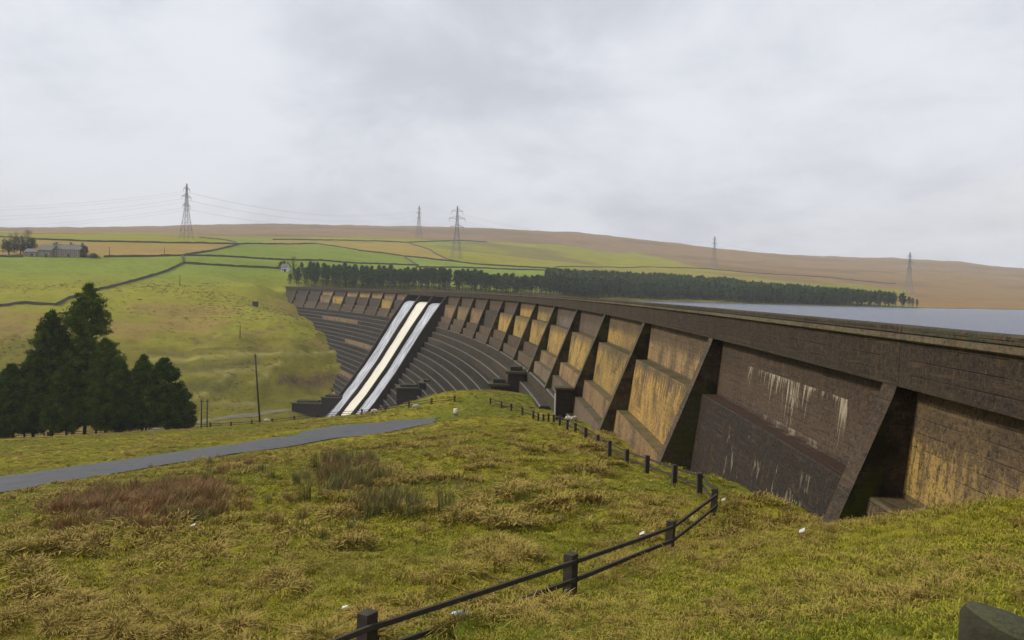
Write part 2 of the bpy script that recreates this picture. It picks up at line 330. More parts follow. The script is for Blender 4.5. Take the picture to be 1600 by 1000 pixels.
m_nose = flat('worn_step_nosing', (.085, .080, .068), .7, .6, .9, bmp=.3)
def f_road(t, b):
    p = POS(t); n = NOISE(t, p, .5, 5, .6); g = NOISE(t, p, 40, 3, .7)
    c = MIX(t, n, (.045, .048, .052), (.078, .082, .088)); c = MIX(t, M(t, 'MULTIPLY', g, .4), c, (.12, .115, .11)); c = MIX(t, M(t, 'MULTIPLY', RAMP(t, NOISE(t, p, .9, 7, .7), .5, .62), .45), c, (.035, .036, .036)); c = MIX(t, M(t, 'MULTIPLY', RAMP(t, NOISE(t, p, 1.7, 5, .7), .58, .66), .5), c, (.14, .12, .06))
    t.links.new(c, b.inputs['Base Color']); bump(t, b, g, .4, .01)
m_road = mat('wet_asphalt', f_road, .6, .2)
def f_water(t, b):
    p = POS(t)
    w1 = NOISE(t, SCALEV(t, p, (.8, .35, 1)), .5, 6, .62); w2 = NOISE(t, SCALEV(t, p, (1.4, .45, 1)), 1.6, 4, .6)
    w = M(t, 'ADD', w1, M(t, 'MULTIPLY', w2, .4))
    cap = RAMP(t, NOISE(t, SCALEV(t, p, (.25, .1, 1)), .7, 4, .7), .80, .86)
    t.links.new(MIX(t, cap, (.040, .058, .105), (.55, .57, .6)), b.inputs['Base Color'])
    t.links.new(M(t, 'ADD', M(t, 'MULTIPLY', cap, .5), .22), b.inputs['Roughness'])
    bump(t, b, w, .8, 2.0)
m_water = mat('lake_water', f_water, .12, .5)
def f_fall(c1, c2, k):
    def fn(t, b):
        uv = t.nodes.new('ShaderNodeUVMap').outputs[0]
        n = NOISE(t, SCALEV(t, uv, (1.1, .10, 1)), 1.3, 8, .78, .4)
        t.links.new(MIX(t, RAMP(t, n, .5-k, .5+k), c1, c2), b.inputs['Base Color']); bump(t, b, n, .7, .35)
    return fn
m_fall_w = mat('creamy_falling_water', f_fall((.58, .53, .42), (.76, .72, .60), .12), .6)
m_fall_g = mat('streaky_falling_water', f_fall((.14, .15, .17), (.56, .58, .64), .11), .55)
m_wood = flat('dark_fence_timber', (.042, .034, .024), .85, .6, 9, bmp=.6)
m_mossy = flat('mossy_timber', (.030, .027, .014), .95, .5, 14, bmp=.8, bd=.03)
m_pole = flat('pole_timber', (.05, .042, .034), .85, .3, 5)
m_steel = flat('galvanised_steel', (.20, .205, .21), .6, .2, 1)
m_cable = flat('aluminium_cable', (.22, .22, .23), .6, .1, 1)
m_stone = flat('dry_stone', (.075, .066, .050), .95, .6, 1.6, bmp=.8, bd=.3)
m_slate = flat('stone_slate', (.15, .135, .12), .9, .5, 1.2)
m_wall = flat('farm_stone', (.21, .175, .135), .95, .4, 1.5)
m_white = flat('white_render', (.72, .70, .66), .8, .1, 2)
m_glass = flat('dark_glass', (.03, .035, .04), .2, .1, 2, spec=.6)
m_bark = flat('pine_bark', (.05, .036, .026), .95, .5, 4, bmp=.8, bd=.05)
m_wool = flat('sheep_wool', (.52, .46, .36), .95, .25, 12, bmp=.8, bd=.05)
m_face = flat('sheep_face', (.10, .09, .08), .8, .2, 8)
m_car = flat('white_car_paint', (.62, .64, .66), .25, .03, 2, spec=.6)
m_tyre = flat('tyre_rubber', (.02, .02, .02), .9, .2, 5)
m_can = flat('white_plastic', (.75, .76, .78), .4, .1, 12)
m_blue = flat('pale_blue_plastic', (.42, .52, .62), .3, .3, 18)
def f_leaf(lo, hi):
    def fn(t, b):
        oi = t.nodes.new('ShaderNodeObjectInfo'); at = t.nodes.new('ShaderNodeAttribute'); at.attribute_name = 'h'
        k = M(t, 'ADD', M(t, 'MULTIPLY', at.outputs['Fac'], .75), M(t, 'MULTIPLY', oi.outputs['Random'], .25))
        t.links.new(MIX(t, k, lo, hi), b.inputs['Base Color'])
    return fn
m_pine = mat('pine_needles', f_leaf((.016, .038, .005), (.13, .18, .02)), .9, .04)
m_far = mat('plantation_needles', f_leaf((.034, .060, .026), (.085, .125, .050)), .9, .1)
m_bare = mat('bare_twigs', f_leaf((.07, .06, .04), (.13, .115, .07)), .9, .1)
m_ivy = mat('ivy_leaves', f_leaf((.014, .028, .010), (.04, .065, .02)), .8, .2)

# ------------------------------------------------------------------ mesh builder
class MB:
    def __init__(s): s.v = []; s.f = []; s.mi = []; s.uv = None
    def quad(s, *p, mi=0):
        i = len(s.v); s.v += [tuple(map(float, q)) for q in p]; s.f.append(tuple(range(i, i+len(p)))); s.mi.append(mi)
    def box(s, c, d, rz=0, mi=0, tilt=(0, 0)):
        cx, cy, cz = c; dx, dy, dz = d[0]/2, d[1]/2, d[2]/2; i = len(s.v); co, si = math.cos(rz), math.sin(rz)
        for z in (-dz, dz):
            for x, y in ((-dx, -dy), (dx, -dy), (dx, dy), (-dx, dy)):
                sx = x+(tilt[0]*(z+dz)); sy = y+(tilt[1]*(z+dz))
                s.v.append((cx+sx*co-sy*si, cy+sx*si+sy*co, cz+z))
        for f in ((0,3,2,1),(4,5,6,7),(0,1,5,4),(1,2,6,5),(2,3,7,6),(3,0,4,7)): s.f.append(tuple(i+k for k in f)); s.mi.append(mi)
    def tube(s, a, b, r0, r1=None, n=6, mi=0):
        r1 = r0 if r1 is None else r1; a = np.array(a, float); b = np.array(b, float); d = b-a; L = np.linalg.norm(d)
        if L < 1e-6: return
        d /= L; t = np.cross(d, [0, 0, 1.]) if abs(d[2]) < .95 else np.cross(d, [1., 0, 0]); t /= np.linalg.norm(t); q = np.cross(d, t); i = len(s.v)
        for c, r in ((a, r0), (b, r1)):
            for k in range(n):
                an = 2*math.pi*k/n; s.v.append(tuple(c+r*(math.cos(an)*t+math.sin(an)*q)))
        for k in range(n):
            j = (k+1) % n; s.f.append((i+k, i+j, i+n+j, i+n+k)); s.mi.append(mi)
        s.f.append(tuple(i+n+k for k in range(n))); s.mi.append(mi); s.f.append(tuple(i+n-1-k for k in range(n))); s.mi.append(mi)
    def mesh(s, name, mats, smooth=False, fix=True):
        me = bpy.data.meshes.new(name); me.from_pydata(s.v, [], s.f)
        for m in (mats if isinstance(mats, (list, tuple)) else [mats]): me.materials.append(m)
        if any(s.mi): me.polygons.foreach_set('material_index', s.mi)
        if smooth: me.polygons.foreach_set('use_smooth', [True]*len(s.f))
        if fix:
            import bmesh
            bm = bmesh.new(); bm.from_mesh(me); bmesh.ops.recalc_face_normals(bm, faces=bm.faces); bm.to_mesh(me); bm.free()
        me.update(); return me
    def build(s, name, mats, parent=None, smooth=False, loc=None, fix=True):
        return link(name, s.mesh(name, mats, smooth, fix), parent, loc)
def link(name, me, parent=None, loc=None):
    o = bpy.data.objects.new(name, me); COL.objects.link(o)
    if parent is not None: o.parent = parent
    if loc is not None: o.location = loc
    return o
def tag(o, label=None, cat=None, group=None, kind=None):
    if label: o['label'] = label
    if cat: o['category'] = cat
    if group: o['group'] = group
    if kind: o['kind'] = kind
    return o
def empty(name, loc, label=None, cat=None, group=None, rz=0):
    o = bpy.data.objects.new(name, None); COL.objects.link(o); o.location = [float(a) for a in loc]; o.rotation_euler[2] = rz; o.empty_display_size = .5
    return tag(o, label, cat, group)
def copy_tree(o, parent=None):
    c = o.copy(); COL.objects.link(c); c.parent = parent
    for ch in list(o.children): copy_tree(ch, c)
    return c

# ------------------------------------------------------------------ terrain
def inpoly(x, y, poly):
    c = np.zeros(x.shape, bool); n = len(poly)
    for i in range(n):
        x1, y1 = poly[i]; x2, y2 = poly[(i+1) % n]
        if y1 == y2: continue
        c ^= ((y1 > y) != (y2 > y)) & (x < (x2-x1)*(y-y1)/(y2-y1)+x1)
    return c
def worldpoly(pts, dmin=150): return [tuple(hitg(x, y, dmin)[:2]) for x, y in pts]
FINE = math.radians(39)
us = np.concatenate([np.linspace(-math.pi, -FINE, 60)[:-1], np.linspace(-FINE, FINE, 560), np.linspace(FINE, math.pi, 60)[1:]])
vs = np.concatenate([np.linspace(math.log(1.2), math.log(5), 26)[:-1], np.linspace(math.log(5), math.log(130), 400)[:-1], np.linspace(math.log(130), math.log(700), 170)[:-1], np.linspace(math.log(700), math.log(3300), 70)])
Ug, Vg = np.meshgrid(us, vs); Rg = np.exp(Vg); Xg = Rg*np.sin(Ug); Yg = Rg*np.cos(Ug)
Hg = Hs(Xg, Yg)
sg, ng = sn(Xg, Yg)
droad = np.full(Xg.shape, 1e9); mk = (Rg < 150); droad[mk] = roadd(Xg[mk], Yg[mk])
dtrk = np.full(Xg.shape, 1e9); mk = (Rg > 130) & (Rg < 330) & (np.abs(Ug) < FINE); dtrk[mk] = dist_poly(Xg[mk], Yg[mk], TRACK)
def tuss(X, Y, bank):
    """hummocks of the rough pasture"""
    a = fbm(X*.9, Y*.9, 3, 3); b = fbm(X*2.3+5, Y*2.3, 3, 9)
    r1 = np.clip((a-.42)*2.6, 0, 1)**1.3*.26; r2 = np.clip((b-.45)*2.4, 0, 1)**1.2*.16
    k = 1-.45*np.clip((np.hypot(X, Y)-25)/40, 0, 1)
    return (r1+r2-.13)*(1-bank)*k+bank*(.10*b+.05*a-.07)
def bankmask(X, Y):
    # right of the near fence: smoother turf of the bank
    return np.clip((X-(.9+.22*(Y-12)))/1.2+.5, 0, 1)*(Y < 30)+(Y >= 30)*np.clip((X-4.2+(.0)*(Y-30))/1.5, 0, 1)
bk = bankmask(Xg, Yg)
amp = np.clip((1-np.clip((Rg-90)/60, 0, 1)), 0, 1)
dampr = np.clip((droad-2.6)/1.5, 0, 1)
Hg = Hg+tuss(Xg, Yg, bk)*amp*dampr-(1-dampr)*.07*(Rg < 150)
lakem = (ng < -3) & (Yg < shoreY(Xg)) & (sg > -60) & (sg < 25.6*S)
# broken ground of the valley side, old tracks and gullies
side = (Rg > 200) & (Rg < 430) & (Hg < -1) & (np.abs(Ug) < FINE+.1) & ~lakem & (ng > 0)
lowm = np.clip((-Hg-14)/8, 0, 1)*np.clip((Hg+43)/2, 0, 1)
gn = np.abs(fbm(Xg*.045, Yg*.07, 4, 21)-.5)*2
Hg = np.where(side, Hg+lowm*(gn*3.2-1.0)+(fbm(Xg*.2, Yg*.2, 3, 5)-.5)*1.2*np.clip((ng-4)/10, 0, 1), Hg)
far = (Rg > 430)
Hg = np.where(far & ~lakem, Hg+(fbm(Xg*.012, Yg*.012, 5, 31)-.5)*np.clip((Rg-600)/900, 0, 1)*9+(fbm(Xg*.1, Yg*.1, 3, 33)-.5)*.8*np.clip((Rg-560)/100, 0, 1), Hg)

# colour of the sward, by field
GREEN = np.array([.150, .188, .024]); OLIVE = np.array([.215, .205, .020]); TAN = np.array([.27, .185, .05]); MOOR = np.array([.20, .13, .065]); RED = np.array([.215, .135, .055]); MEAD = np.array([.23, .205, .016])
Cg = np.empty(Xg.shape+(4,)); Cg[..., :3] = MEAD; Cg[..., 3] = .75*(1-bk*.55)
def paint(m, c, a, soft=None):
    m = m.astype(float) if soft is None else soft
    for i in range(3): Cg[..., i] = Cg[..., i]*(1-m)+c[i]*m
    Cg[..., 3] = Cg[..., 3]*(1-m)+a*m
land = (Rg > 135)
paint(land, OLIVE, .25)
up1 = np.clip((Hg+4)/10, 0, 1)*land*(Rg < 900)
paint(land, GREEN*1.05, .08, up1*(Xg < 60))
low_ = np.clip((-Hg-19+(fbm(Xg*.04, Yg*.06, 4, 71)-.5)*14)/7, 0, 1)*(Rg > 150)*(Rg < 430)*.85; paint(land, np.array([.125, .112, .012]), .45, low_)  # lower valley side darker olive: steep grass with its shade painted in
mo = np.clip((Rg-1000)/200, 0, 1); paint(land, MOOR, .35, mo)
redm = np.clip((Ug*57.3-4)/14, 0, 1)*np.clip((Rg-560)/150, 0, 1); paint(land, RED, .3, redm)
def field(pts, c, a, dmin=380):
    poly = worldpoly(pts, dmin); mk = land & (Rg > 300) & (np.abs(Ug) < FINE+.1)
    m = np.zeros(Xg.shape, bool); m[mk] = inpoly(Xg[mk], Yg[mk], poly); paint(m, c, a)
field([(-40,371),(370,381),(372,376),(310,370),(-40,362)], OLIVE*.95, .3)
field([(-40,373),(140,378.5),(365,382),(365,385),(285,399.5),(160,401),(-40,401)], TAN*.95, .45)
field([(365,380),(430,376),(636,379.5),(659,386),(699,406),(640,402),(560,392),(490,381),(372,382)], TAN*.8+OLIVE*.25, .5)
field([(287,400),(368,384),(400,381.5),(490,381),(560,392.5),(632,402.5),(652,414),(557,411.5),(400,404.5)], GREEN, .03)
field([(632,402.5),(740,413),(870,422),(870,431),(640,421),(652,414)], GREEN*1.12, .03)
field([(287,412),(287,401),(400,405.5),(557,412.5),(440,419.5)], GREEN, .03)
field([(636,379.5),(760,378),(900,386),(1000,396),(1090,418),(870,419),(730,412),(699,406),(659,386)], OLIVE*1.0, .35)
field([(660,379.5),(775,379),(790,384),(680,386)], GREEN*.9+OLIVE*.2, .1)
field([(870,419),(1090,419),(1250,436),(1380,450),(1380,462),(1100,432),(870,428)], OLIVE*.75+RED*.25, .45)
field([(1290,442),(1420,455),(1420,462),(1280,452)], OLIVE*.85, .35)
# thin worn lines on the valley side
for pts, c, w, a in (([(240,563),(300,560),(400,557),(470,552),(520,547)], (.24,.21,.055), 1.6, .1), ([(300,619),(330,607),(352,592),(366,578)], (.26,.22,.06), 1.3, .1), ([(290,585),(350,583),(420,581)], (.22,.19,.05), 1.0, .1), ([(395,603),(412,592),(425,577),(440,566)], (.23,.20,.05), 1.0, .1), ([(300,622),(345,626),(400,632)], (.20,.17,.05), .9, .2),
                     ([(440,599),(470,594),(505,590),(520,586)], (.075,.05,.028), 1.7, .8), ([(442,590),(470,588),(500,587)], (.09,.06,.03), .9, .8), ([(300,534),(340,527),(400,519),(440,510)], (.13,.08,.035), 1.1, .9), ([(0,513),(20,512),(38,514)], (.11,.075,.03), 1.4, .9), ([(240,552),(330,548),(400,545),(430,548)], (.10,.085,.02), 2.0, .5), ([(240,572),(330,574),(400,571)], (.095,.09,.018), 2.6, .5), ([(310,600),(340,603),(362,600)], (.09,.09,.018), 3.4, .4)):
    ln = np.array([hitg(x, y, 200)[:2] for x, y in pts]); mk = (Rg > 190) & (Rg < 460) & (np.abs(Ug) < FINE)
    d = np.full(Xg.shape, 1e9); d[mk] = dist_poly(Xg[mk], Yg[mk], ln); d = d+(fbm(Xg*.15, Yg*.15, 3, 8)-.5)*w
    paint(None, c, a, np.clip(1.6-d/w, 0, 1))
    Hg = Hg+np.clip(1.4-d/w, 0, 1)*(-.5 if c[0] < .15 else .35)
# rusty bracken and peat scars by noise
bl = fbm(Xg*.02+3, Yg*.035, 4, 41); paint(None, TAN*.85, .6, np.clip((bl-.56)*7, 0, .8)*((Rg > 230) & (Rg < 420)))
fr_ = fbm(Xg*.006, Yg*.01, 5, 51); paint(None, np.array([.12,.085,.05]), .4, np.clip((fr_-.52)*6, 0, .6)*(Rg > 900))
mg = fbm(Xg*.12, Yg*.12, 4, 61); paint(None, np.array([.115,.135,.014]), .35, np.clip((mg-.5)*6, 0, 1)*(Rg < 135))
edge_ = np.clip(1-(droad-2.4)/1.6, 0, 1)*(Rg < 150); paint(None, np.array([.10,.14,.012]), .15, edge_)
shore_ = (np.abs(Yg-shoreY(Xg)) < 7) & (ng < -3) & (Rg > 300); paint(shore_, np.array([.12,.095,.06]), .3)
paint(lakem, np.array([.06,.05,.035]), .2)
nv, nu = Xg.shape
verts = np.stack([Xg, Yg, Hg], -1).reshape(-1, 3)
me = bpy.data.meshes.new('ground'); me.vertices.add(len(verts)); me.vertices.foreach_set('co', verts.ravel())
i0 = (np.arange(nv-1)[:, None]*nu+np.arange(nu-1)).ravel(); fq = np.stack([i0, i0+nu, i0+nu+1, i0+1], 1)[:, ::-1]
fq = fq[:, ::-1] if False else fq
me.loops.add(fq.size); me.loops.foreach_set('vertex_index', fq.ravel()); me.polygons.add(len(fq)); me.polygons.foreach_set('loop_start', np.arange(len(fq))*4)
me.update(calc_edges=True); me.polygons.foreach_set('use_smooth', np.ones(len(fq), bool))
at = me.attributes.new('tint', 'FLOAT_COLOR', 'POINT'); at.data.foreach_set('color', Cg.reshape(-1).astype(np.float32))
me.materials.append(m_ground); me.validate()
if me.polygons[len(fq)//2].normal.z < 0: me.flip_normals()
ground = tag(link('ground', me), kind='structure')
def G(X, Y):
    """ground height with hummocks, matching the mesh"""
    X = np.atleast_1d(np.asarray(X, float)); Y = np.atleast_1d(np.asarray(Y, float)); h = Hs(X, Y); R = np.hypot(X, Y)
    d = roadd(X, Y); dp = np.clip((d-2.6)/1.5, 0, 1)
    return h+tuss(X, Y, bankmask(X, Y))*np.clip(1-np.clip((R-90)/60, 0, 1), 0, 1)*dp-(1-dp)*.07*(R < 150)
def terr(X, Y):
    """bilinear look-up in the built ground mesh"""
    X = np.atleast_1d(np.asarray(X, float)); Y = np.atleast_1d(np.asarray(Y, float))
    u = np.arctan2(X, Y); v = np.log(np.hypot(X, Y)+1e-6)
    a = np.interp(u, us, np.arange(nu)); b = np.interp(v, vs, np.arange(nv)); i = np.clip(a.astype(int), 0, nu-2); j = np.clip(b.astype(int), 0, nv-2); a = a-i; b = b-j
    return (Hg[j, i]*(1-a)+Hg[j, i+1]*a)*(1-b)+(Hg[j+1, i]*(1-a)+Hg[j+1, i+1]*a)*b
def on(px, py, dmin=3):
    p = hitg(px, py, dmin); p[2] = terr(p[0], p[1])[0]; return p

# lake
mb = MB(); xs_ = [arc(s, -3.2) for s in np.linspace(-58, 25.4*S, 60)]
for a, b in zip(xs_[:-1], xs_[1:]):
    mb.quad((a[0], a[1], WATER), (a[0]+1500, a[1], WATER), (b[0]+1500, b[1], WATER), (b[0], b[1], WATER))
e = xs_[-1]; mb.quad((e[0], e[1], WATER), (e[0]+1500, e[1], WATER), (e[0]+1500, 700, WATER), (e[0], 700, WATER))
lake = tag(mb.build('reservoir_water', m_water), kind='structure')
# road and valley track
def strip(name, line, w, m, zfn, lift):
    mb = MB(); d = np.gradient(line, axis=0); nrm = np.stack([-d[:, 1], d[:, 0]], 1); nrm /= np.linalg.norm(nrm, axis=1)[:, None]
    ks = np.linspace(-1, 1, 7); pts = []
    for i in range(len(line)):
        wi = w if np.isscalar(w) else w[i]
        ed = 1+.12*(fbm(np.array([i*.7, i*.7]), np.array([3., 8.]), 3, 5)[0]-.5)+.03*math.sin(i*1.9)
        row = line[i][None]+nrm[i][None]*ks[:, None]*wi*ed
        z = zfn(row[:, 0], row[:, 1])+lift+.10*(1-ks**4)-.04; pts.append(np.column_stack([row, z]))
    for a, b in zip(pts[:-1], pts[1:]):
        for k in range(6): mb.quad(a[k], a[k+1], b[k+1], b[k])
    import bmesh
    m_ = mb.mesh(name, m, True, False); bm = bmesh.new(); bm.from_mesh(m_); bmesh.ops.remove_doubles(bm, verts=bm.verts, dist=1e-4); bmesh.ops.recalc_face_normals(bm, faces=bm.faces); bm.to_mesh(m_); bm.free()
    if m_.polygons[0].normal.z < 0: m_.flip_normals()
    return tag(link(name, m_), kind='structure')
wd = RW
strip('road', ROAD, wd, m_road, lambda x, y: Hs(x, y), .04)
TR2 = smooth_line(TRACK, 3, 1); strip('track', TR2, 1.3, flat('track_gravel', (.15, .135, .08), .9, .4, .6), lambda x, y: terr(x, y), .12)

# ------------------------------------------------------------------ the dam
dam = empty('dam', (*arc(0), -5.), 'long curved concrete dam with sloping buttresses, stepped face and brown-stained wall panels', 'dam')
dloc = Vector(dam.location)
BROWN = (.105, .074, .046); DARK = (.070, .058, .050); OCHRE = (.40, .255, .060); TANC = (.27, .17, .075); BLACK = (.045, .042, .040); STEPC = (.085, .080, .076)
def prism(name, sec, s0, s1, color, m=m_conc, parent=dam, seg=4., taper=None):
    """solid with cross-section sec [(n,z)...] swept along the dam's curve from s0 to s1"""
    ns = max(1, int(round(abs(s1-s0)/seg))); ss = np.linspace(s0, s1, ns+1); k = len(sec); v = []; uvs = []
    for s in ss:
        for n_, z_ in sec:
            x, y = arc(s, n_); v.append((x-dloc.x, y-dloc.y, z_-dloc.z))
    f = []; fu = []
    per = [0]
    for i in range(ns):
        for j in range(k):
            j2 = (j+1) % k; f.append((i*k+j, i*k+j2, (i+1)*k+j2, (i+1)*k+j))
            vert = abs(sec[j][1]-sec[j2][1]) > .3*abs(sec[j][0]-sec[j2][0])
            c = [(ss[i], sec[j]), (ss[i], sec[j2]), (ss[i+1], sec[j2]), (ss[i+1], sec[j])]
            fu += [(a, b[1]) if vert else (a, b[1]-(b[0]-sec[j2][0] if False else 0)-b[0]*.3) for a, b in c]
    f.append(tuple(range(k))[::-1]); fu += [(sec[j][0]+ss[0], sec[j][1]) for j in range(k)][::-1]
    f.append(tuple(ns*k+j for j in range(k))); fu += [(sec[j][0]+ss[-1], sec[j][1]) for j in range(k)]
    me = bpy.data.meshes.new(name); me.from_pydata(v, [], f); uv = me.uv_layers.new(name='UVMap')
    uv.data.foreach_set('uv', np.array(fu, np.float32).ravel()); me.materials.append(m)
    # orient
    me.update()
    import bmesh
    bm = bmesh.new(); bm.from_mesh(me); bmesh.ops.recalc_face_normals(bm, faces=bm.faces); bm.to_mesh(me); bm.free()
    o = link(name, me, parent); o.color = (*color, 1)
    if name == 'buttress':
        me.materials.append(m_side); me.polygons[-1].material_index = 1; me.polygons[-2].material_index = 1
    if name == 'step':
        me.materials.append(m_nose)
        for pl in me.polygons:
            if .3 < pl.normal.z < .93: pl.material_index = 1
    return o
def jit(c, a=.14):
    k = 1+random.uniform(-a, a); return tuple(x*k*(1+random.uniform(-.04, .04)) for x in c)
FW_ = .72; LAST = 24.9
Z0, L1, L2, L3, L4 = -1.9, -4.42, -7.9, -9.4, -10.9
UPC = {-1: OCHRE, 0: (.105, .072, .048), 1: (.34,.22,.09), 2: OCHRE, 3: (.125,.095,.075), 4: (.13,.10,.08), 5: OCHRE, 6: OCHRE, 7: BROWN, 8: BROWN, 9: BROWN, 10: BROWN, 11: BROWN, 15: (.25,.16,.08), 16: (.25,.15,.07), 17: OCHRE, 18: OCHRE, 19: OCHRE, 20: DARK, 21: OCHRE, 22: DARK, 23: DARK, 24: DARK}
MDC = {-1: OCHRE, 0: (.040,.033,.029), 1: OCHRE, 2: OCHRE, 3: OCHRE, 4: OCHRE, 5: OCHRE, 6: OCHRE, 7: OCHRE, 8: (.06,.055,.05), 9: TANC, 10: TANC, 11: TANC, 15: DARK, 16: OCHRE, 17: DARK, 18: DARK, 19: DARK, 20: OCHRE, 21: TANC, 22: DARK, 23: DARK, 24: DARK}
for i in range(-2, 25):
    a, b = i*S, min((i+1)*S, LAST*S)
    g = .012
    chute = i in (12, 13, 14)
    prism('parapet_panel', [(-.42, -.875), (0, -.875), (0, -1.84), (.05, -1.86), (.05, Z0), (-.42, Z0)], a+g, b-g, jit((.056, .042, .028), .06))
    prism('coping', [(-.50, -.725), (.12, -.725), (.12, -.84), (.08, -.872), (-.50, -.872)], a+g, b-g, jit((.12, .10, .060), .08))
    prism('capping', [(-.46, -.54), (-.04, -.54), (-.02, -.57), (-.02, -.70), (-.05, -.722), (-.46, -.722)], a+g, b-g, jit((.062, .058, .030), .1))
    if i in (-2,): 
        prism('upper_wall', [(-3, Z0), (-.45, Z0), (-.45, L1), (-3, L1)], a, b, BROWN); continue
    if chute: continue
    a0 = a+FW_; mw = .45 if i == 0 else .55
    if not chute:
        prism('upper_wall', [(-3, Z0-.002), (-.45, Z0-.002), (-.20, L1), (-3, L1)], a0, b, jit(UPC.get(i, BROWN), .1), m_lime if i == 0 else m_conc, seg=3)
        w = prism('middle_wall', [(-3, L1-.002), (mw-.04, L1-.002), (mw, L1-.06), (mw+.45, L2), (-3, L2)], a0, b, jit(MDC.get(i, BROWN), .1), m_lime if i == 0 else m_conc, seg=3)
        prism('lower_wall', [(-1, L2-.002), (1.75, L2-.002), (1.95, L3), (-1, L3)], a0, b, jit(BROWN if i > 4 else TANC, .15))
        prism('footing_wall', [(0, L3-.002), (2.6, L3-.002), (2.75, L4), (0, L4)], a0, b, jit(BROWN if i > 4 else (.17, .125, .08), .15))
    if i not in (12, 13, 14, 15):
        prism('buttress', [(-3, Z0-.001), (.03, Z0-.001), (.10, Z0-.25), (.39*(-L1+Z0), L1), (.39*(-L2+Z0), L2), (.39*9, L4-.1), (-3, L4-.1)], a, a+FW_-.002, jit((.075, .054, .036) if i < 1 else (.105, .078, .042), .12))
# crest roadway
prism('crest_roadway', [(-4.6, -1.70), (-.52, -1.72), (-.52, -2.15), (-4.6, -2.15)], -2*S, LAST*S, (.14, .13, .12), seg=8)
prism('upstream_face', [(-4.6, -1.55), (-4.3, -1.55), (-3.02, -2.2), (-3.02, -30), (-7, -30)], -2*S, 12*S, DARK, seg=8)
prism('upstream_face', [(-4.6, -1.55), (-4.3, -1.55), (-3.02, -2.2), (-3.02, -30), (-7, -30)], 15*S+1.6, LAST*S, DARK, seg=8)
# stepped face on both sides of the spillway
z = L4; n = 3.0; k = 0
NST = 24
steps = []
while k < NST:
    n0 = 3.4 + k*1.05; zt = L4 - k*1.5 - .003; zb = L4-(k+1)*1.5
    steps.append((n0, zt, zb)); k += 1
for k, (n0, zt, zb) in enumerate(steps):
    # right (near) run: only as far towards the camera as the ground allows
    def s_end(z):   # near limit where the steps disappear into the hillside
        return np.interp(-z, [10.9, 12, 13.5, 15, 18, 25, 36, 46], [2.2, 3.6, 4.3, 5.2, 6.2, 7.6, 9.8, 11.6])*S
    def s_far(z): return np.interp(-z, [10.9, 16.5, 22, 27, 30, 41, 46], [24.9, 23.0, 20.8, 19, 18, 16.8, 16.2])*S
    s0 = float(s_end(zt)); s1 = 12*S
    lip = (n0-2.6, zt), (n0-.16, zt), (n0, zt-.10), (n0, zb), (n0-2.6, zb)
    sp = list(np.arange(math.ceil(s0/S)*S, s1, 3*S)); cuts = [s0]+[q for q in sp if q-s0 > 6]+[s1]
    for c0, c1 in zip(cuts[:-1], cuts[1:]):
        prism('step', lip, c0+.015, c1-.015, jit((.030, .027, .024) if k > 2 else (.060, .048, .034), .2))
    cuts = [15*S+1.5]+[q for q in np.arange(18*S, float(s_far(zt))-6, 3*S)]+[float(s_far(zt))]
    for c0, c1 in zip(cuts[:-1], cuts[1:]):
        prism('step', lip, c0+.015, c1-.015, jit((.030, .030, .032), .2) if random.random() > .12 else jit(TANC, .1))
# spillway: piers, bed, water
def nch(z): return float(np.interp(-z, [1.9, 24.4, 33, 43, 50], [.1, 13.9, 19.8, 27.6, 34]))
zs = [Z0, -3, -6, -12, -24.4, -33, -40, -47]
for i in (12, 13, 14, 15):
    prism('pier', [(-6, -1.3), (-.45, -1.3), (-.45, Z0-.003), (.12, Z0-.003)]+[(nch(z)+min(.75, .1+(-z-1.9)*.08), z) for z in zs[1:]]+[(nch(-47)-6, -47.5), (-6, -9)], i*S, i*S+1.05, (.045, .040, .036), seg=2)
for i in (12, 13, 14):
    a, b = i*S+1.05, (i+1)*S
    prism('spillway_bed', [(-5, -5.2), (-2.4, -4.62), (-.2, -4.68), (.6, -4.9)]+[(nch(z)-.85, z) for z in (-6.5, -9, -12, -20, -30, -40, -47)]+[(nch(-47)-6, -47.5), (-5, -12)], a+.01, b-.01, (.06, .055, .05))
    prism('bridge_beam', [(-.44, -1.5), (-.05, -1.95), (-.05, -2.3), (-.9, -2.3), (-.9, -1.74)], a+.01, b-.01, (.07, .055, .045))
    # water sheet
    path = [(-4.8, -4.42), (-2.4, -4.43), (-.6, -4.44), (.2, -4.47), (.8, -4.62), (nch(-5.3)-.52, -5.3)]+[(nch(z)-.55, z) for z in np.arange(-6.5, -47, -1.5)]
    ns = 12; ss = np.linspace(a+.05, b-.05, ns+1); v = []; uvs = []
    L = 0; Ls = [0]
    for p0, p1 in zip(path[:-1], path[1:]): L += math.hypot(p1[0]-p0[0], p1[1]-p0[1]); Ls.append(L)
    for (n_, z_), l in zip(path, Ls):
        for s in ss:
            x, y = arc(s, n_+.06*math.sin(s*3.1+l*.3)); v.append((x, y, z_+.12*math.sin(s*2.3+l*.9)*min(1, l/6))); uvs.append((s, l))
    f = [(r*(ns+1)+c, r*(ns+1)+c+1, (r+1)*(ns+1)+c+1, (r+1)*(ns+1)+c) for r in range(len(path)-1) for c in range(ns)]
    me = bpy.data.meshes.new('spillway_water'); me.from_pydata(v, [], f); uv = me.uv_layers.new(name='UVMap')
    uv.data.foreach_set('uv', np.array([uvs[q] for ff in f for q in ff], np.float32).ravel()); me.materials.append(m_fall_w if i == 13 else m_fall_g)
    me.polygons.foreach_set('use_smooth', [True]*len(f)); me.update()
    tag(link('spillway_water', me), kind='structure')

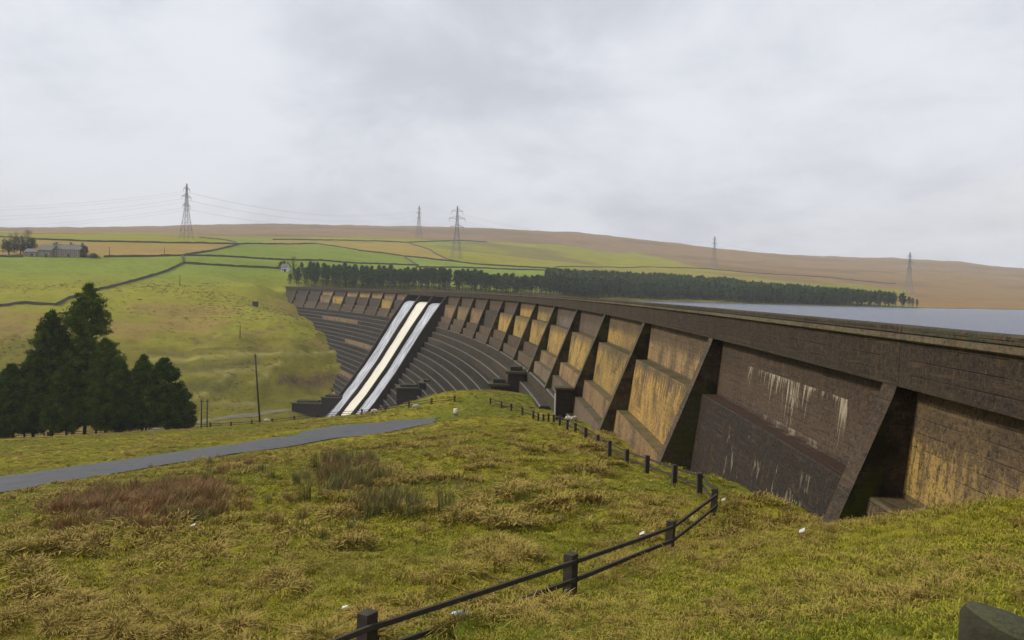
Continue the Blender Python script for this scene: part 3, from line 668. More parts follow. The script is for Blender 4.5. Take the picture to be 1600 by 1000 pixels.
# side channel chambers at the dam foot
def block(name, pxs, D, ztop, zbot, depth, label, cat='chamber', dark=(.05, .046, .040)):
    """two-level chamber; pxs = [(px0, px1, ztop), ...] at distance D"""
    r = empty(name, (*P((pxs[0][0]+pxs[-1][1])/2, 500, D)[:2], zbot), label, cat)
    for (a, b, zt) in pxs:
        pa, pb = P(a, 500, D), P(b, 500, D); d = pb-pa; L = math.hypot(d[0], d[1]); rz = math.atan2(d[1], d[0])
        c = (pa+pb)/2; nx, ny = -math.sin(rz), math.cos(rz)
        loc = (c[0]+nx*depth/2-r.location.x, c[1]+ny*depth/2-r.location.y)
        m = MB(); m.box((loc[0], loc[1], (zt-.35+zbot)/2-zbot), (L, depth, zt-.35-zbot), rz); o = m.build('chamber_wall', m_conc, r); o.color = (*dark, 1); o.data.uv_layers.new(name='UVMap')
        m = MB(); m.box((loc[0], loc[1], zt-zbot-.17), (L+.7, depth+.7, .34), rz); o = m.build('roof_slab', m_conc, r); o.color = (.085, .085, .05, 1); o.data.uv_layers.new(name='UVMap')
        m = MB(); m.box((loc[0], loc[1], zt-zbot+.28), (L*.72, depth*.6, .55), rz); o = m.build('hatch_kerb', m_conc, r); o.color = (.06, .06, .045, 1); o.data.uv_layers.new(name='UVMap')
    return r
block('outlet_chamber', [(769, 796, -(601-455)/1200*106), (796, 822, -(580.5-455)/1200*106)], 106, 0, -17, 3.2, 'small flat-roofed concrete chamber at the dam foot above the grass knoll')
block('outlet_chamber', [(622, 657, -(607-451.5)/1200*186), (657, 702, -(599-452)/1200*186)], 186, 0, -38, 5, 'flat-roofed two-level chamber just right of the white spillway foot')
block('outlet_chamber', [(458, 504, -(632-448)/1200*262), (504, 540, -(622-448)/1200*262)], 262, 0, -47, 6, 'low dark two-level chamber left of the spillway foot in the valley')
# dark sump with white gauge board
g_ = P(880, 640, 70); zg = g_[2]
r = empty('sump_chamber', (g_[0], g_[1], zg-1), 'small black sump chamber with a white gauge board at the foot of the steps', 'chamber')
m = MB(); m.box((0, 0, 1.45), (1.4, 1.4, 2.9)); o = m.build('chamber_wall', m_conc, r); o.color = (.03, .028, .026, 1); o.data.uv_layers.new(name='UVMap')
m = MB(); m.box((0, 0, 3.0), (1.7, 1.7, .18)); o = m.build('roof_slab', m_conc, r); o.color = (.09, .085, .06, 1); o.data.uv_layers.new(name='UVMap')
m = MB(); m.box((-.82, -.75, 1.5), (.12, .05, 2.2)); m.build('gauge_board', m_white, r)

# ------------------------------------------------------------------ fences
def fence(name, pts, label, wpost, hpost, rails, rh, parent_label):
    P3 = []
    for x, y, D in pts:
        p = P(x, y, D); p[2] = terr(p[0], p[1])[0]; P3.append(p)
    base = P3[len(P3)//2]; r = empty(name, base, label, 'fence')
    dirs = np.gradient(np.array(P3), axis=0)
    for i, p in enumerate(P3):
        rz = math.atan2(dirs[i][1], dirs[i][0]); m = MB(); h = hpost*random.uniform(.96, 1.06)
        q = p-base; tl = (random.uniform(-.04, .04), random.uniform(-.04, .04))
        m.box((q[0], q[1], q[2]+h/2-.15), (wpost, wpost*.8, h+.3), rz, tilt=tl)
        i8 = len(m.v)-4
        m.v[-4:] = [(a, b, c+random.uniform(-.012, .012)) for a, b, c in m.v[-4:]]
        m.build('post', m_wood, r)
    for hr in rails:
        for i in range(len(P3)-1):
            a, b = P3[i]-base, P3[i+1]-base; d = b-a; L = math.hypot(d[0], d[1])
            off = np.array([-d[1], d[0], 0])/L*(-wpost*.4-.03)
            m = MB(); a_, b_ = a+off, b+off; tn = np.array([-d[1], d[0], 0])/L*.022
            mid = (a_+b_)/2+np.array([0, 0, random.uniform(-.02, .01)])
            for u, v_ in ((a_, mid), (mid, b_)):
                z0, z1 = hr-rh/2, hr+rh/2; q8 = [u-tn+[0,0,z0], v_-tn+[0,0,z0], v_+tn+[0,0,z0], u+tn+[0,0,z0], u-tn+[0,0,z1], v_-tn+[0,0,z1], v_+tn+[0,0,z1], u+tn+[0,0,z1]]
                j = len(m.v); m.v += [tuple(map(float, q)) for q in q8]
                for f in ((0,3,2,1),(4,5,6,7),(0,1,5,4),(1,2,6,5),(2,3,7,6),(3,0,4,7)): m.f.append(tuple(j+k for k in f)); m.mi.append(0)
            m.build('rail', m_wood, r)
    return r
fence('post_and_rail_fence', FENCE1, 'low dark two-rail timber fence curving along the grassy bank below the dam', .195, .78, (.65, .36), .066, '')
fence('post_and_rail_fence', FENCE2, 'distant low timber fence along the brow beyond the road', .20, .78, (.60, .32), .07, '')
# near mossy post in the corner
m = MB(); n_ = 20; cxp, cyp = 1.775, 2.62; zt = -1.115
zb = terr(cxp, cyp)[0]-.2
ring0 = []; ring1 = []; ring2 = []
for k in range(n_):
    a = 2*math.pi*k/n_; rr_ = .165*(1+.05*math.sin(3*a)+.03*math.sin(7*a)); x, y = math.cos(a)*rr_, math.sin(a)*rr_
    slope = -.28*x+.10*y
    ring0.append((x*1.05, y*1.05, zb-zt)); ring1.append((x, y, slope-.025)); ring2.append((x*.9, y*.9, slope*.9))
m.v = ring0+ring1+ring2+[(0, 0, .01)]
for k in range(n_):
    j = (k+1) % n_
    m.f += [(k, j, n_+j, n_+k), (n_+k, n_+j, 2*n_+j, 2*n_+k), (2*n_+k, 2*n_+j, 3*n_)]
m.mi = [0]*len(m.f)
m.mi = [1 if len(f) == 3 else 0 for f in m.f]
tag(m.build('wooden_post', [m_mossy, flat('moss_cap', (.060, .058, .024), .95, .6, 22, bmp=1., bd=.03)], None, True, loc=(cxp, cyp, zt)), 'thick round mossy timber post with slanted top in the bottom right corner', 'post')

# ------------------------------------------------------------------ dry stone field walls
WALLS = [([(-30,370.5),(60,374),(140,377.5),(250,380),(372,382)], 'uppermost field wall running behind the farmhouse'),
 ([(312,371.5),(350,375),(372,382)], 'short field wall joining the top wall under the left pylon'),
 ([(-30,401),(5,402),(36,402)], 'field wall running off left from the farm buildings'),
 ([(162,402),(230,401.5),(285,400),(330,392.5),(372,383)], 'field wall from the farm rising right along the tan field'),
 ([(287,400),(400,404.5),(501,407.5),(557,412),(654,415)], 'long field wall across the bright green fields above the plantation'),
 ([(287,412),(370,417),(400,418.5),(436,420)], 'lower field wall leading to the small white house'),
 ([(285,401),(286,412),(262,424),(215,438),(150,455),(108,468),(88,477)], 'dark stone wall descending diagonally towards the tall pines'),
 ([(88,477),(60,475.5),(40,475),(0,479),(-30,481)], 'stone wall crossing the hillside left of the tall pine tip'),
 ([(372,382),(400,381.5),(490,380.5),(560,392),(640,402),(730,412),(800,417),(870,420.5)], 'long wall slanting down right below the middle pylon'),
 ([(427,375.5),(500,376),(635,379.5),(760,378)], 'straight wall along the edge of the open moor'),
 ([(636,379.5),(659,386),(680,397),(699,406),(720,411)], 'wall descending from the moor edge towards the middle pylon'),
 ([(632,402),(652,415)], 'short cross wall at the corner of the green field'),
 ([(870,417),(1000,418),(1100,421),(1200,427),(1300,435),(1400,442)], 'faint ruined wall crossing the moor above the dark plantation'),
 ([(650,418),(760,420),(870,423)], 'wall at the lower edge of the bright green strip')]
for pts, lab in WALLS:
    ln = np.array([hitg(x, y, 300)[:2] for x, y in pts]); q = polyline(ln, 3.0)
    b = np.array([q[0][0], q[0][1], terr(*q[0])[0]]); m = MB(); d = np.gradient(q, axis=0); prev = None
    for i in range(len(q)):
        t_ = d[i]/np.linalg.norm(d[i]); nn = np.array([-t_[1], t_[0]])*.45; zz_ = terr(*q[i])[0]; h = random.uniform(.95, 1.35)*(1 if 'ruined' not in lab else .8)
        ring = [(*(q[i]-nn*1.2), zz_-.6), (*(q[i]-nn*.6), zz_+h), (*(q[i]+nn*.6), zz_+h), (*(q[i]+nn*1.2), zz_-.6)]
        ring = [np.array(a)-b for a in ring]
        if prev is not None:
            for k in range(3): m.quad(prev[k], prev[k+1], ring[k+1], ring[k])
        prev = ring
    tag(m.build('dry_stone_wall', m_stone, None, loc=b), lab, 'wall')

# ------------------------------------------------------------------ pylons and cables
def make_pylon(H=48., hw=4.4):
    r = empty('electricity_pylon', (0, 0, 0)); m = MB(); th = .19
    def w(z): return np.interp(z, [0, H*.45, H*.62, H], [hw, 1.75, 1.15, .25])
    lv = [0, H*.16, H*.30, H*.42, H*.52, H*.60, H*.68, H*.76, H*.84, H*.92, H]
    for z0, z1 in zip(lv[:-1], lv[1:]):
        a, b = w(z0), w(z1); c0 = [(-a,-a,z0),(a,-a,z0),(a,a,z0),(-a,a,z0)]; c1 = [(-b,-b,z1),(b,-b,z1),(b,b,z1),(-b,b,z1)]
        for k in range(4):
            j = (k+1) % 4; m.tube(c0[k], c1[k], th, n=4); m.tube(c0[k], c1[j], th*.55, n=3); m.tube(c0[j], c1[k], th*.55, n=3); m.tube(c1[k], c1[j], th*.55, n=3)
    m.build('lattice_tower', m_steel, r)
    for zf, L in ((.60, 6.2), (.76, 7.6), (.90, 5.2)):
        z = H*zf; m = MB(); a = w(z)
        for sx in (-1, 1):
            for sy in (-1, 1):
                m.tube((sx*a, sy*a, z), (sx*L, 0, z+.3), th*.7, n=4); m.tube((sx*w(z+2.2), sy*w(z+2.2), z+2.2), (sx*L, 0, z+.35), th*.7, n=4)
        m.build('cross_arm', m_steel, r)
        for sx in (-1, 1):
            m = MB(); m.tube((sx*L, 0, z+.2), (sx*L, 0, z-2.6), .2, .12, n=5); m.build('insulator', m_steel, r)
    return r
pyl = make_pylon(); first = True; PY = []
for px, py, D, rz, hs, lab in ((291,373,690,1.48,1.03,'tall pylon standing alone on the left skyline above the tan field'),(713,405,760,.35,1.08,'nearest middle pylon with wide legs on the olive slope'),(654,376,1130,1.25,1.05,'thin distant pylon just left of the wide-legged middle pylon'),(1115,425,1060,.75,1.0,'hazy pylon above the dark plantation on the right moor'),(1419,463,800,.7,.95,'hazy pylon at the right end of the plantation')):
    o = pyl if first else copy_tree(pyl); first = False
    p = P(px, py, D); p[2] = terr(p[0], p[1])[0]; o.location = p; o.rotation_euler[2] = rz; 
    want = abs(proj(p)[1]-0); tag(o, lab, 'pylon', 'electricity pylons across the moor')
    zt_ = {291: 287, 713: 322, 654: 321, 1115: 369, 1419: 394}[px]
    top = P(px, zt_, D)[2]; sc = (top-p[2])/48.; o.scale = (sc, sc, sc); PY.append((p, rz, sc))
def arm(i, zf, sx):
    p, rz, sc = PY[i]; L = {.60: 6.2, .76: 7.6, .90: 5.2}[zf]*sx
    return np.array([p[0]+L*math.cos(rz)*sc, p[1]+L*math.sin(rz)*sc, p[2]+(48*zf-2.6)*sc])
def cable(a, b, sag, lab):
    m = MB(); n = 14; pts = [a+(b-a)*k/n-np.array([0, 0, 4*sag*(k/n)*(1-k/n)]) for k in range(n+1)]
    for u, v in zip(pts[:-1], pts[1:]): m.tube(u-a, v-a, .045, n=3)
    tag(m.build('power_cable', m_cable, None, loc=a), lab, 'cable', 'power cables between pylons')
for zf in (.60, .76, .90):
    for sx in (-1, 1):
        a = arm(0, zf, sx)
        wh = {.60: 'lowest', .76: 'middle', .90: 'top'}[zf]+(' right-hand' if sx > 0 else ' left-hand')
        cable(a, P(-420, {.60: 350, .76: 330, .90: 312}[zf]+sx*4, 560), 11, wh+' power cable sagging left from the lone left pylon')
        cable(a, arm(2, zf, sx), 14, wh+' power cable from the left pylon to the thin distant one')
        cable(arm(1, zf, sx), arm(3, zf, sx), 12, wh+' power cable from the middle pylon to the moor pylon')
        cable(arm(3, zf, sx), arm(4, zf, sx), 10, wh+' power cable between the two hazy right pylons')
# wooden poles
def pole(px, pyt, pyb, D, r0, lab, lean=0.):
    p = P(px, pyb, D); p[2] = terr(p[0], p[1])[0]; h = P(px, pyt, D)[2]-p[2]; m = MB()
    m.tube((0, 0, -.4), (lean*h, 0, h), r0, r0*.75, 8); m.box((lean*h, 0, h-.35), (.5, .12, .12))
    tag(m.build('utility_pole', m_pole, None, True, loc=p), lab, 'pole')
pole(406.5, 553, 665, 111, .15, 'tall leaning utility pole beside the far fence', -.085)
pole(314.5, 624, 666, 128, .14, 'short pole beside the right edge of the pine stand')
pole(323.5, 624, 664, 132, .13, 'second short pole just right of the pine stand pole')
pole(375, 508, 531, on(375, 531, 200)[1], .2, 'small pole standing alone on the valley side')
pole(171, 386, 402, on(171, 401.5, 300)[1], .18, 'pole in the tan field right of the farmhouse')
pole(281, 430, 447, on(281, 447, 300)[1], .18, 'pole in the green field below the wall junction')
pole(257, 386, 397, on(257, 396, 300)[1], .16, 'pole in the tan field left of the lone pylon')

# ------------------------------------------------------------------ farm buildings
def house(px0, px1, pyb, D, hgt, dep, roofh, wallm, label, chim=(), cat='house', wins=6, name='farmhouse'):
    a, b = P(px0, pyb, D), P(px1, pyb, D); c = (a+b)/2; L = math.hypot(*(b-a)[:2]); z = min(terr(a[0], a[1])[0], terr(b[0], b[1])[0])-.2
    r = empty(name, (c[0], c[1], z), label, cat, rz=math.atan2(b[1]-a[1], b[0]-a[0]))
    m = MB(); h = hgt; d = dep; x = L/2
    m.quad((-x,0,0),(x,0,0),(x,0,h),(-x,0,h)); m.quad((-x,d,0),(-x,d,h),(x,d,h),(x,d,0))
    for s in (-x, x): m.f.append(tuple(len(m.v)+k for k in range(5))); m.v += [(s,0,0),(s,d,0),(s,d,h),(s,d/2,h+roofh-.1),(s,0,h)]; m.mi.append(0)
    m.build('wall', wallm, r)
    m = MB(); e_ = .35
    for s in (0, 1):
        y0, y1 = (-e_, d/2) if s == 0 else (d+e_, d/2)
        q = [(-x-e_, y0, h-.2), (x+e_, y0, h-.2), (x+e_, y1, h+roofh), (-x-e_, y1, h+roofh)]
        m.quad(*q); m.quad(*[(p_[0], p_[1], p_[2]+.22) for p_ in q])
    for s in (-1, 1): m.quad((s*(x+e_), -e_, h-.2), (s*(x+e_), d/2, h+roofh), (s*(x+e_), d/2, h+roofh+.22), (s*(x+e_), -e_, h+.02))
    m.quad((-x-e_, -e_, h-.2), (x+e_, -e_, h-.2), (x+e_, -e_, h+.02), (-x-e_, -e_, h+.02))
    ro = m.build('roof', m_slate, r, fix=False)
    for cx in chim:
        m = MB(); m.box((cx*x, d/2, h+roofh+.5), (1.1, .8, 1.8)); m.build('chimney', m_wall, ro)
    for k in range(wins):
        wx = -x+L*(k+.7)/(wins+.4)
        for wz in ((h*.3, h*.75) if h > 4.5 else (h*.5,)):
            m = MB(); m.box((wx, -.04, wz), (1.25, .12, 1.25)); w_ = m.build('window', m_white, r)
            m = MB(); m.box((wx, -.12, wz), (.95, .05, .95)); m.build('pane', m_glass, w_)
    m = MB(); m.box((x*.2, -.06, 1.0), (1.0, .14, 2.0)); m.build('door', m_pole, r)
    return r
Df = on(90, 401.5, 300)[1]
house(80, 125, 402, Df, 4.6, 8, 3.0, m_wall, 'long stone farmhouse range with slate roof on the left hillside', (-.9, .1, .9))
house(59, 80.5, 402, Df-3, 4.4, 8, 3.0, m_wall, 'stone barn joined to the left end of the long farmhouse', (.8,), wins=2, cat='barn', name='barn')
house(38, 58, 402.5, Df-2, 3.0, 6, 1.8, m_wall, 'low pale outbuilding at the left end of the farm', (), wins=2, cat='outbuilding', name='outbuilding')
Dw = on(445, 425, 300)[1]
house(439, 449, 424, Dw, 3.2, 6, 2.0, m_white, 'tiny white-walled house left of the plantation', (.7,), wins=2)
hp = on(399, 479, 250)
m = MB(); m.box((0, 0, 1.2), (2.2, 2.0, 2.4)); 
r = empty('field_hut', hp, 'small dark hut alone on the green hillside', 'hut'); m.build('wall', m_pole, r); m = MB(); m.box((0, 0, 2.5), (2.8, 2.5, .2)); m.build('roof', m_slate, r)

# ------------------------------------------------------------------ trees
def leafmesh(name, pts, size, mats, up=.3, n=3, extra=None, aspect=.3, shade=None):
    """leaf-sized faces: pts (N,3) with size; attribute h = lightness"""
    Np = len(pts); d = rng.normal(size=(Np, 3)); d[:, 2] = d[:, 2]*.6+up; d /= np.linalg.norm(d, axis=1)[:, None]
    t = np.cross(d, rng.normal(size=(Np, 3))); t /= np.linalg.norm(t, axis=1)[:, None]
    s = size*rng.uniform(.6, 1.3, (Np, 1)); a = pts-t*s*aspect; b = pts+t*s*aspect; c = pts+d*s*1.6+t*s*.15
    e = pts+d*s*.8+t*s*aspect*1.1; v = np.stack([a, b, e, c], 1).reshape(-1, 3)
    f = np.arange(Np*4).reshape(-1, 4); h = np.repeat(rng.uniform(0, 1, Np) if shade is None else shade, 4)
    vv = [v]; ff = [tuple(q) for q in f]; mi = [0]*Np; hh = [h]
    if extra is not None:
        o = len(v); vv.append(np.array(extra.v)); ff += [tuple(o+k for k in q) for q in extra.f]; mi += [1]*len(extra.f); hh.append(np.full(len(extra.v), .5))
    me = bpy.data.meshes.new(name); me.from_pydata(np.concatenate(vv).tolist(), [], ff)
    for m in mats: me.materials.append(m)
    me.polygons.foreach_set('material_index', mi)
    at = me.attributes.new('h', 'FLOAT', 'POINT'); at.data.foreach_set('value', np.concatenate(hh).astype(np.float32)); me.update(); return me
def pine(H, Rm, seed, dense=1.):
    """crown of whorled branches carrying needle clumps, unit metres; returns crown mesh, trunk mesh"""
    rs = np.random.default_rng(seed); tr = MB(); pts = []; sh = []
    ax = rs.normal(0, .02, 2)
    prof = lambda t: np.interp(t, [0, .08, .25, .5, .72, .88, 1.0], [.60, 1.0, .94, .72, .47, .26, .04])
    z0 = .07; nW = int(36*dense)
    for k in range(7): tr.tube((ax[0]*H*k/7, ax[1]*H*k/7, H*k/7), (ax[0]*H*(k+1)/7, ax[1]*H*(k+1)/7, H*(k+1)/7), .34*(1-k/7.3), .34*(1-(k+1)/7.3), 7)
    for w in range(nW):
        t = (w+rs.uniform(0, .8))/nW; z = H*(z0+(1-z0)*t)
        nb = rs.integers(5, 8); ph = rs.uniform(0, 6.3)
        for b in range(nb):
            an = ph+b*6.283/nb+rs.normal(0, .25); L = Rm*prof(t)*rs.uniform(.86, 1.08); rise = L*rs.uniform(-.05, .35)+(.3 if t > .6 else 0)*L
            base = np.array([ax[0]*z, ax[1]*z, z]); tip = base+np.array([math.cos(an)*L, math.sin(an)*L, rise])
            tr.tube(base, tip, .07*(1-t)+.025, .015, 3)
            nc = max(2, int(L*2.1))
            for c in range(nc):
                f = .3+.75*(c+rs.uniform(0, 1))/nc; q = base+(tip-base)*f+rs.normal(0, .16, 3); q[2] += .25*f*f*L*.3
                nn = int(rs.integers(34, 48)*(1 if f > .5 else .6)); rad = (.55+.35*(1-t))*rs.uniform(.7, 1.2)
                o = rs.normal(size=(nn, 3)); o /= np.linalg.norm(o, axis=1)[:, None]; o *= rad*rs.uniform(.3, 1, (nn, 1)); o[:, 2] *= .75; pts.append(q+o); cs = rs.uniform(0, .7); sh.append(np.clip(cs+rs.normal(0, .15, nn), 0, 1))
    pts = np.concatenate(pts); sh = np.concatenate(sh)
    return leafmesh('crown', pts, .30, [m_pine], .5, shade=sh, aspect=.22), tr.mesh('trunk', m_bark, True, False)
PV = [pine(24, 7.2, 11), pine(18, 5.5, 12), pine(14, 5.6, 13), pine(16, 4.6, 14)]
STAND = [(132,447,680,120,0,1.0,.84,'tallest pine of the stand, its pointed tip above all others'),
 (80,490,682,118,1,1.0,.8,'second tallest pine with a spiky crown left of the tallest'),
 (52,556,683,121,3,1.0,.9,'rounded pine left of the spiky-crowned pine'),
 (20,572,684,117,2,1.0,.85,'broad pine near the left edge of the stand'),
 (-14,575,685,122,2,1.0,1.1,'pine cut by the left edge of the picture'),
 (104,575,679,114,2,.95,.75,'low bushy pine in front of the tallest pine, left side'),
 (165,532,679,117,1,1.0,.8,'pine tucked against the right flank of the tallest'),
 (192,566,677,123,3,1.0,.85,'middle pine between the tallest and the right-hand pair'),
 (222,558,676,119,3,1.0,.9,'left pine of the lower pair on the right of the stand'),
 (262,562,674,116,2,1.0,.86,'rightmost pine of the stand, rounded and dense'),
 (285,612,672,118,2,.9,.8,'smallest pine at the right foot of the stand')]
for x, yt, yb, D, v, s1, wid, lab in STAND:
    p = P(x, yb, D); p[2] = terr(p[0], p[1])[0]-.1; H = P(x, yt, D)[2]-p[2]; base = (24, 18, 14, 16)[v]
    r = empty('pine_tree', p, lab, 'pine tree', 'pine stand beside the road', rz=random.uniform(0, 6)); r.scale = (H/base*wid, H/base*wid, H/base)
    link('crown', PV[v][0], r); link('trunk', PV[v][1], r)

# plantation
def farpine(seed, H=14., lod=1.):
    rs = np.random.default_rng(seed); tr = MB(); tr.tube((0, 0, -.5), (0, 0, H*.9), .22, .05, 4)
    n = int(460*lod); t = rs.uniform(0, 1, n)**.8; z = H*(.36+.64*t); rad = np.interp(t, [0, .15, .5, .85, 1], [1.2, 2.2, 2.3, 1.5, .5])*rs.uniform(.25, 1.05, n); an = rs.uniform(0, 6.283, n)
    pts = np.stack([np.cos(an)*rad, np.sin(an)*rad, z], 1); low = rs.uniform(0, 1, n) < .06; pts[low, 2] = H*rs.uniform(.15, .36, low.sum())
    return pts, tr
def farmesh(seed, H, lod):
    pts, tr = farpine(seed, H, lod); return leafmesh('conifer', pts, 0.68 if lod >= 1 else 1.1, [m_far, m_bark], .45, extra=tr, aspect=.36)
FV = [farmesh(100+i, 12.9+i*.2, 1.) for i in range(6)]
spots = []
for row in range(4):
    for X in np.arange(-127, 24, 3.1):
        x = X+random.uniform(-1.3, 1.3)+row*.9; y = np.interp(x, SHX, SHY)+6+row*5.6+random.uniform(-1.2, 1.2)
        if random.random() < .04: continue
        spots.append((x, y))
nleft = len(spots)
for row in range(2):
    for X in np.arange(24, 284, 4.7):
        x = X+random.uniform(-1.5, 1.5); y = shoreY(x)+(14 if 60 < x < 150 else 5)+row*4.5+random.uniform(-1.5, 1.5)
        spots.append((x, y))
sx_, sy_ = np.array(spots).T; sz_ = terr(sx_, sy_)
for k, (x, y) in enumerate(spots[:298]):
    o = link('conifer', FV[k % 6], None, (x, y, float(sz_[k])-.2)); o.rotation_euler[2] = random.uniform(0, 6.28); s = random.uniform(.78, .93)*(np.interp(x, [-127, -115, -40, 24, 200, 265, 284], [.7, .9, .96, .9, .86, .74, .5]))
    o.scale = (s*random.uniform(.95, 1.2), s*random.uniform(.95, 1.2), s)
    tag(o, 'tall thin dark conifer in the open strip of plantation behind the dam' if k < nleft else 'dark conifer at the water edge of the dense plantation', 'conifer', 'plantation conifers in the open strip' if k < nleft else 'plantation conifers along the shore')
# the dense wood behind them: one mass
vv = []; ff = []; hh = []; mi = []; off = 0
LV = [farpine(200+i, 13., .55) for i in range(5)]
allp = []
for row in range(2, 22):
    for X in np.arange(26, 280-row*4.5, 4.8):
        x = X+random.uniform(-1.8, 1.8); y = shoreY(x)+5+row*4.6*(1 if x < 180 else .62)+(9 if 60 < x < 150 else 0)+random.uniform(-1.6, 1.6); allp.append((x, y))
ax_, ay_ = np.array(allp).T; az_ = terr(ax_, ay_); P_ = []; T_ = MB(); S_ = []
for k in range(len(allp)):
    pts = LV[k % 5][0]; c, s_ = math.cos(k*1.7), math.sin(k*1.7); sc = random.uniform(.82, .98)*np.interp(ax_[k], [24, 200, 265, 284], [.96, .88, .74, .55])
    q = np.stack([(pts[:, 0]*c-pts[:, 1]*s_)*1.15, pts[:, 0]*s_+pts[:, 1]*c, pts[:, 2]], 1)*sc+[ax_[k], ay_[k], az_[k]]; P_.append(q); S_.append(np.clip(random.uniform(.1, .9)+rng.normal(0, .1, len(q)), 0, 1))
    if k < 400: T_.tube((ax_[k], ay_[k], az_[k]-.5), (ax_[k], ay_[k], az_[k]+11), .2, .08, 3)
me = leafmesh('conifer_plantation', np.concatenate(P_), 1.35, [m_far, m_bark], .45, extra=T_, shade=np.concatenate(S_), aspect=.36)
tag(link('conifer_plantation', me), 'dense dark conifer wood on the far shore of the reservoir', 'wood', kind='stuff')

# farm trees and bushes
def blob_tree(name, px, pyb, D, H, R, m_, lab, n=900, ls=.5, trunk=.25, bare=False, cat='tree'):
    p = P(px, pyb, D); p[2] = terr(p[0], p[1])[0]; rs = np.random.default_rng(int(px*7)); r = empty(name, p, lab, cat); tr = MB(); pts = []
    tr.tube((0, 0, -.3), (0, 0, H*.55), .3, .15, 6)
    for k in range(26):
        an = rs.uniform(0, 6.28); t = rs.uniform(trunk, .95); q = np.array([math.cos(an)*R*rs.uniform(.2, .85)*math.sin(math.pi*min(1, .25+t*.75)), math.sin(an)*R*rs.uniform(.2, .85), H*t]); tr.tube((0, 0, H*trunk*.8), q, .09, .03, 3)
        o = rs.normal(size=(n//26, 3)); o /= np.linalg.norm(o, axis=1)[:, None]; pts.append(q+o*R*.34*rs.uniform(.3, 1, (len(o), 1)))
    link('crown', leafmesh('crown', np.concatenate(pts), ls, [m_], .3, aspect=.06 if bare else .35), r); tr.build('trunk', m_bark, r, fix=False)
blob_tree('ivy_clad_tree', 14, 402, Df+3, 9.5, 5.2, m_ivy, 'dark ivy-clad tree at the far left of the farm', 1400)
blob_tree('ivy_clad_tree', 32, 402, Df+7, 10, 5.2, m_ivy, 'dark evergreen behind the low pale outbuilding', 1400)
blob_tree('ivy_clad_tree', 50, 401, Df+10, 9, 4.8, m_ivy, 'dark evergreen behind the stone barn', 1200)
blob_tree('bare_tree', 22, 401, Df+14, 13.5, 4.6, m_bare, 'bare winter tree rising behind the farm, left one', 2600, .55, .3, True)
blob_tree('bare_tree', 44, 401, Df+15, 14, 4.8, m_bare, 'bare winter tree rising behind the farm, right one', 2600, .55, .3, True)
blob_tree('bush', 131, 402, Df+1, 6.6, 2.6, m_ivy, 'round dark bush at the right gable of the farmhouse', 900, .45, .05, cat='bush')
blob_tree('bush', 146, 402.5, Df, 1.8, 4.0, m_bare, 'low scrubby heap right of the farmhouse bush', 700, .4, .05, cat='bush')
blob_tree('bare_tree', 458, 424, Dw+6, 9, 4.5, m_bare, 'brown bare tree at the left end of the plantation', 1600, .5, .15, True)
blob_tree('bush', 442, 423, Dw+9, 5.0, 4.0, m_ivy, 'dark shrubs behind the tiny white house', 900, .5, .05, cat='bush')

# ------------------------------------------------------------------ sheep
def make_sheep():
    r = empty('sheep', (0, 0, 0))
    me = bpy.data.meshes.new('fleece')
    V_ = [(0,0,.62),(.30,0,.63),(.50,0,.60),(-.28,0,.62),(-.46,0,.58),(.62,0,.48),(.68,0,.32),(.33,.12,.35),(.33,-.12,.35),(-.32,.12,.35),(-.32,-.12,.35)]
    E_ = [(0,1),(1,2),(0,3),(3,4),(2,5),(5,6),(1,7),(1,8),(3,9),(3,10)]
    me.from_pydata(V_, E_, []); o = link('fleece', me, r); me.materials.append(m_wool)
    md = o.modifiers.new('skin', 'SKIN'); sv = me.skin_vertices[0].data
    for i, rad in enumerate([.27,.26,.20,.27,.22,.12,.09,.09,.09,.10,.10]): sv[i].radius = (rad, rad)
    sv[0].use_root = True; o.modifiers.new('sub', 'SUBSURF').levels = 2; o.modifiers['sub'].render_levels = 2
    m = MB(); m.tube((.62,0,.44), (.80,0,.18), .10, .06, 8)
    m.tube((.66,.06,.42), (.62,.17,.40), .03, .02, 5); m.tube((.66,-.06,.42), (.62,-.17,.40), .03, .02, 5); m.build('head', m_wool, r, True)
    for x in (.33, -.32):
        for y in (.12, -.12):
            m = MB(); m.tube((x, y, .38), (x+.02, y, 0), .05, .035, 6); m.build('leg', m_face, r)
    return r
sh0 = make_sheep(); first = True
for px, py, D, rz, lab in ((712.5,648,82,1.9,'cream sheep grazing at the tip of the road below the knoll'),(649,636,98,.2,'sheep beside the far fence post right of the spillway'),(586,646,101,3.0,'sheep lying low in front of the spillway foot'),(416,663,110,0.1,'sheep grazing just right of the leaning pole'),(889,660,61,2.7,'pale sheep behind the fence at the dam foot'),(896,664,59.5,.4,'second pale sheep nearer the dam buttress')):
    o = sh0 if first else copy_tree(sh0); first = False
    p = P(px, py, D); p[2] = terr(p[0], p[1])[0]; o.location = p; o.rotation_euler[2] = rz; s = {82: .95, 61: .5, 59.5: .5}.get(D, .82); o.scale = (s, s, s); tag(o, lab, 'sheep', 'grazing sheep')

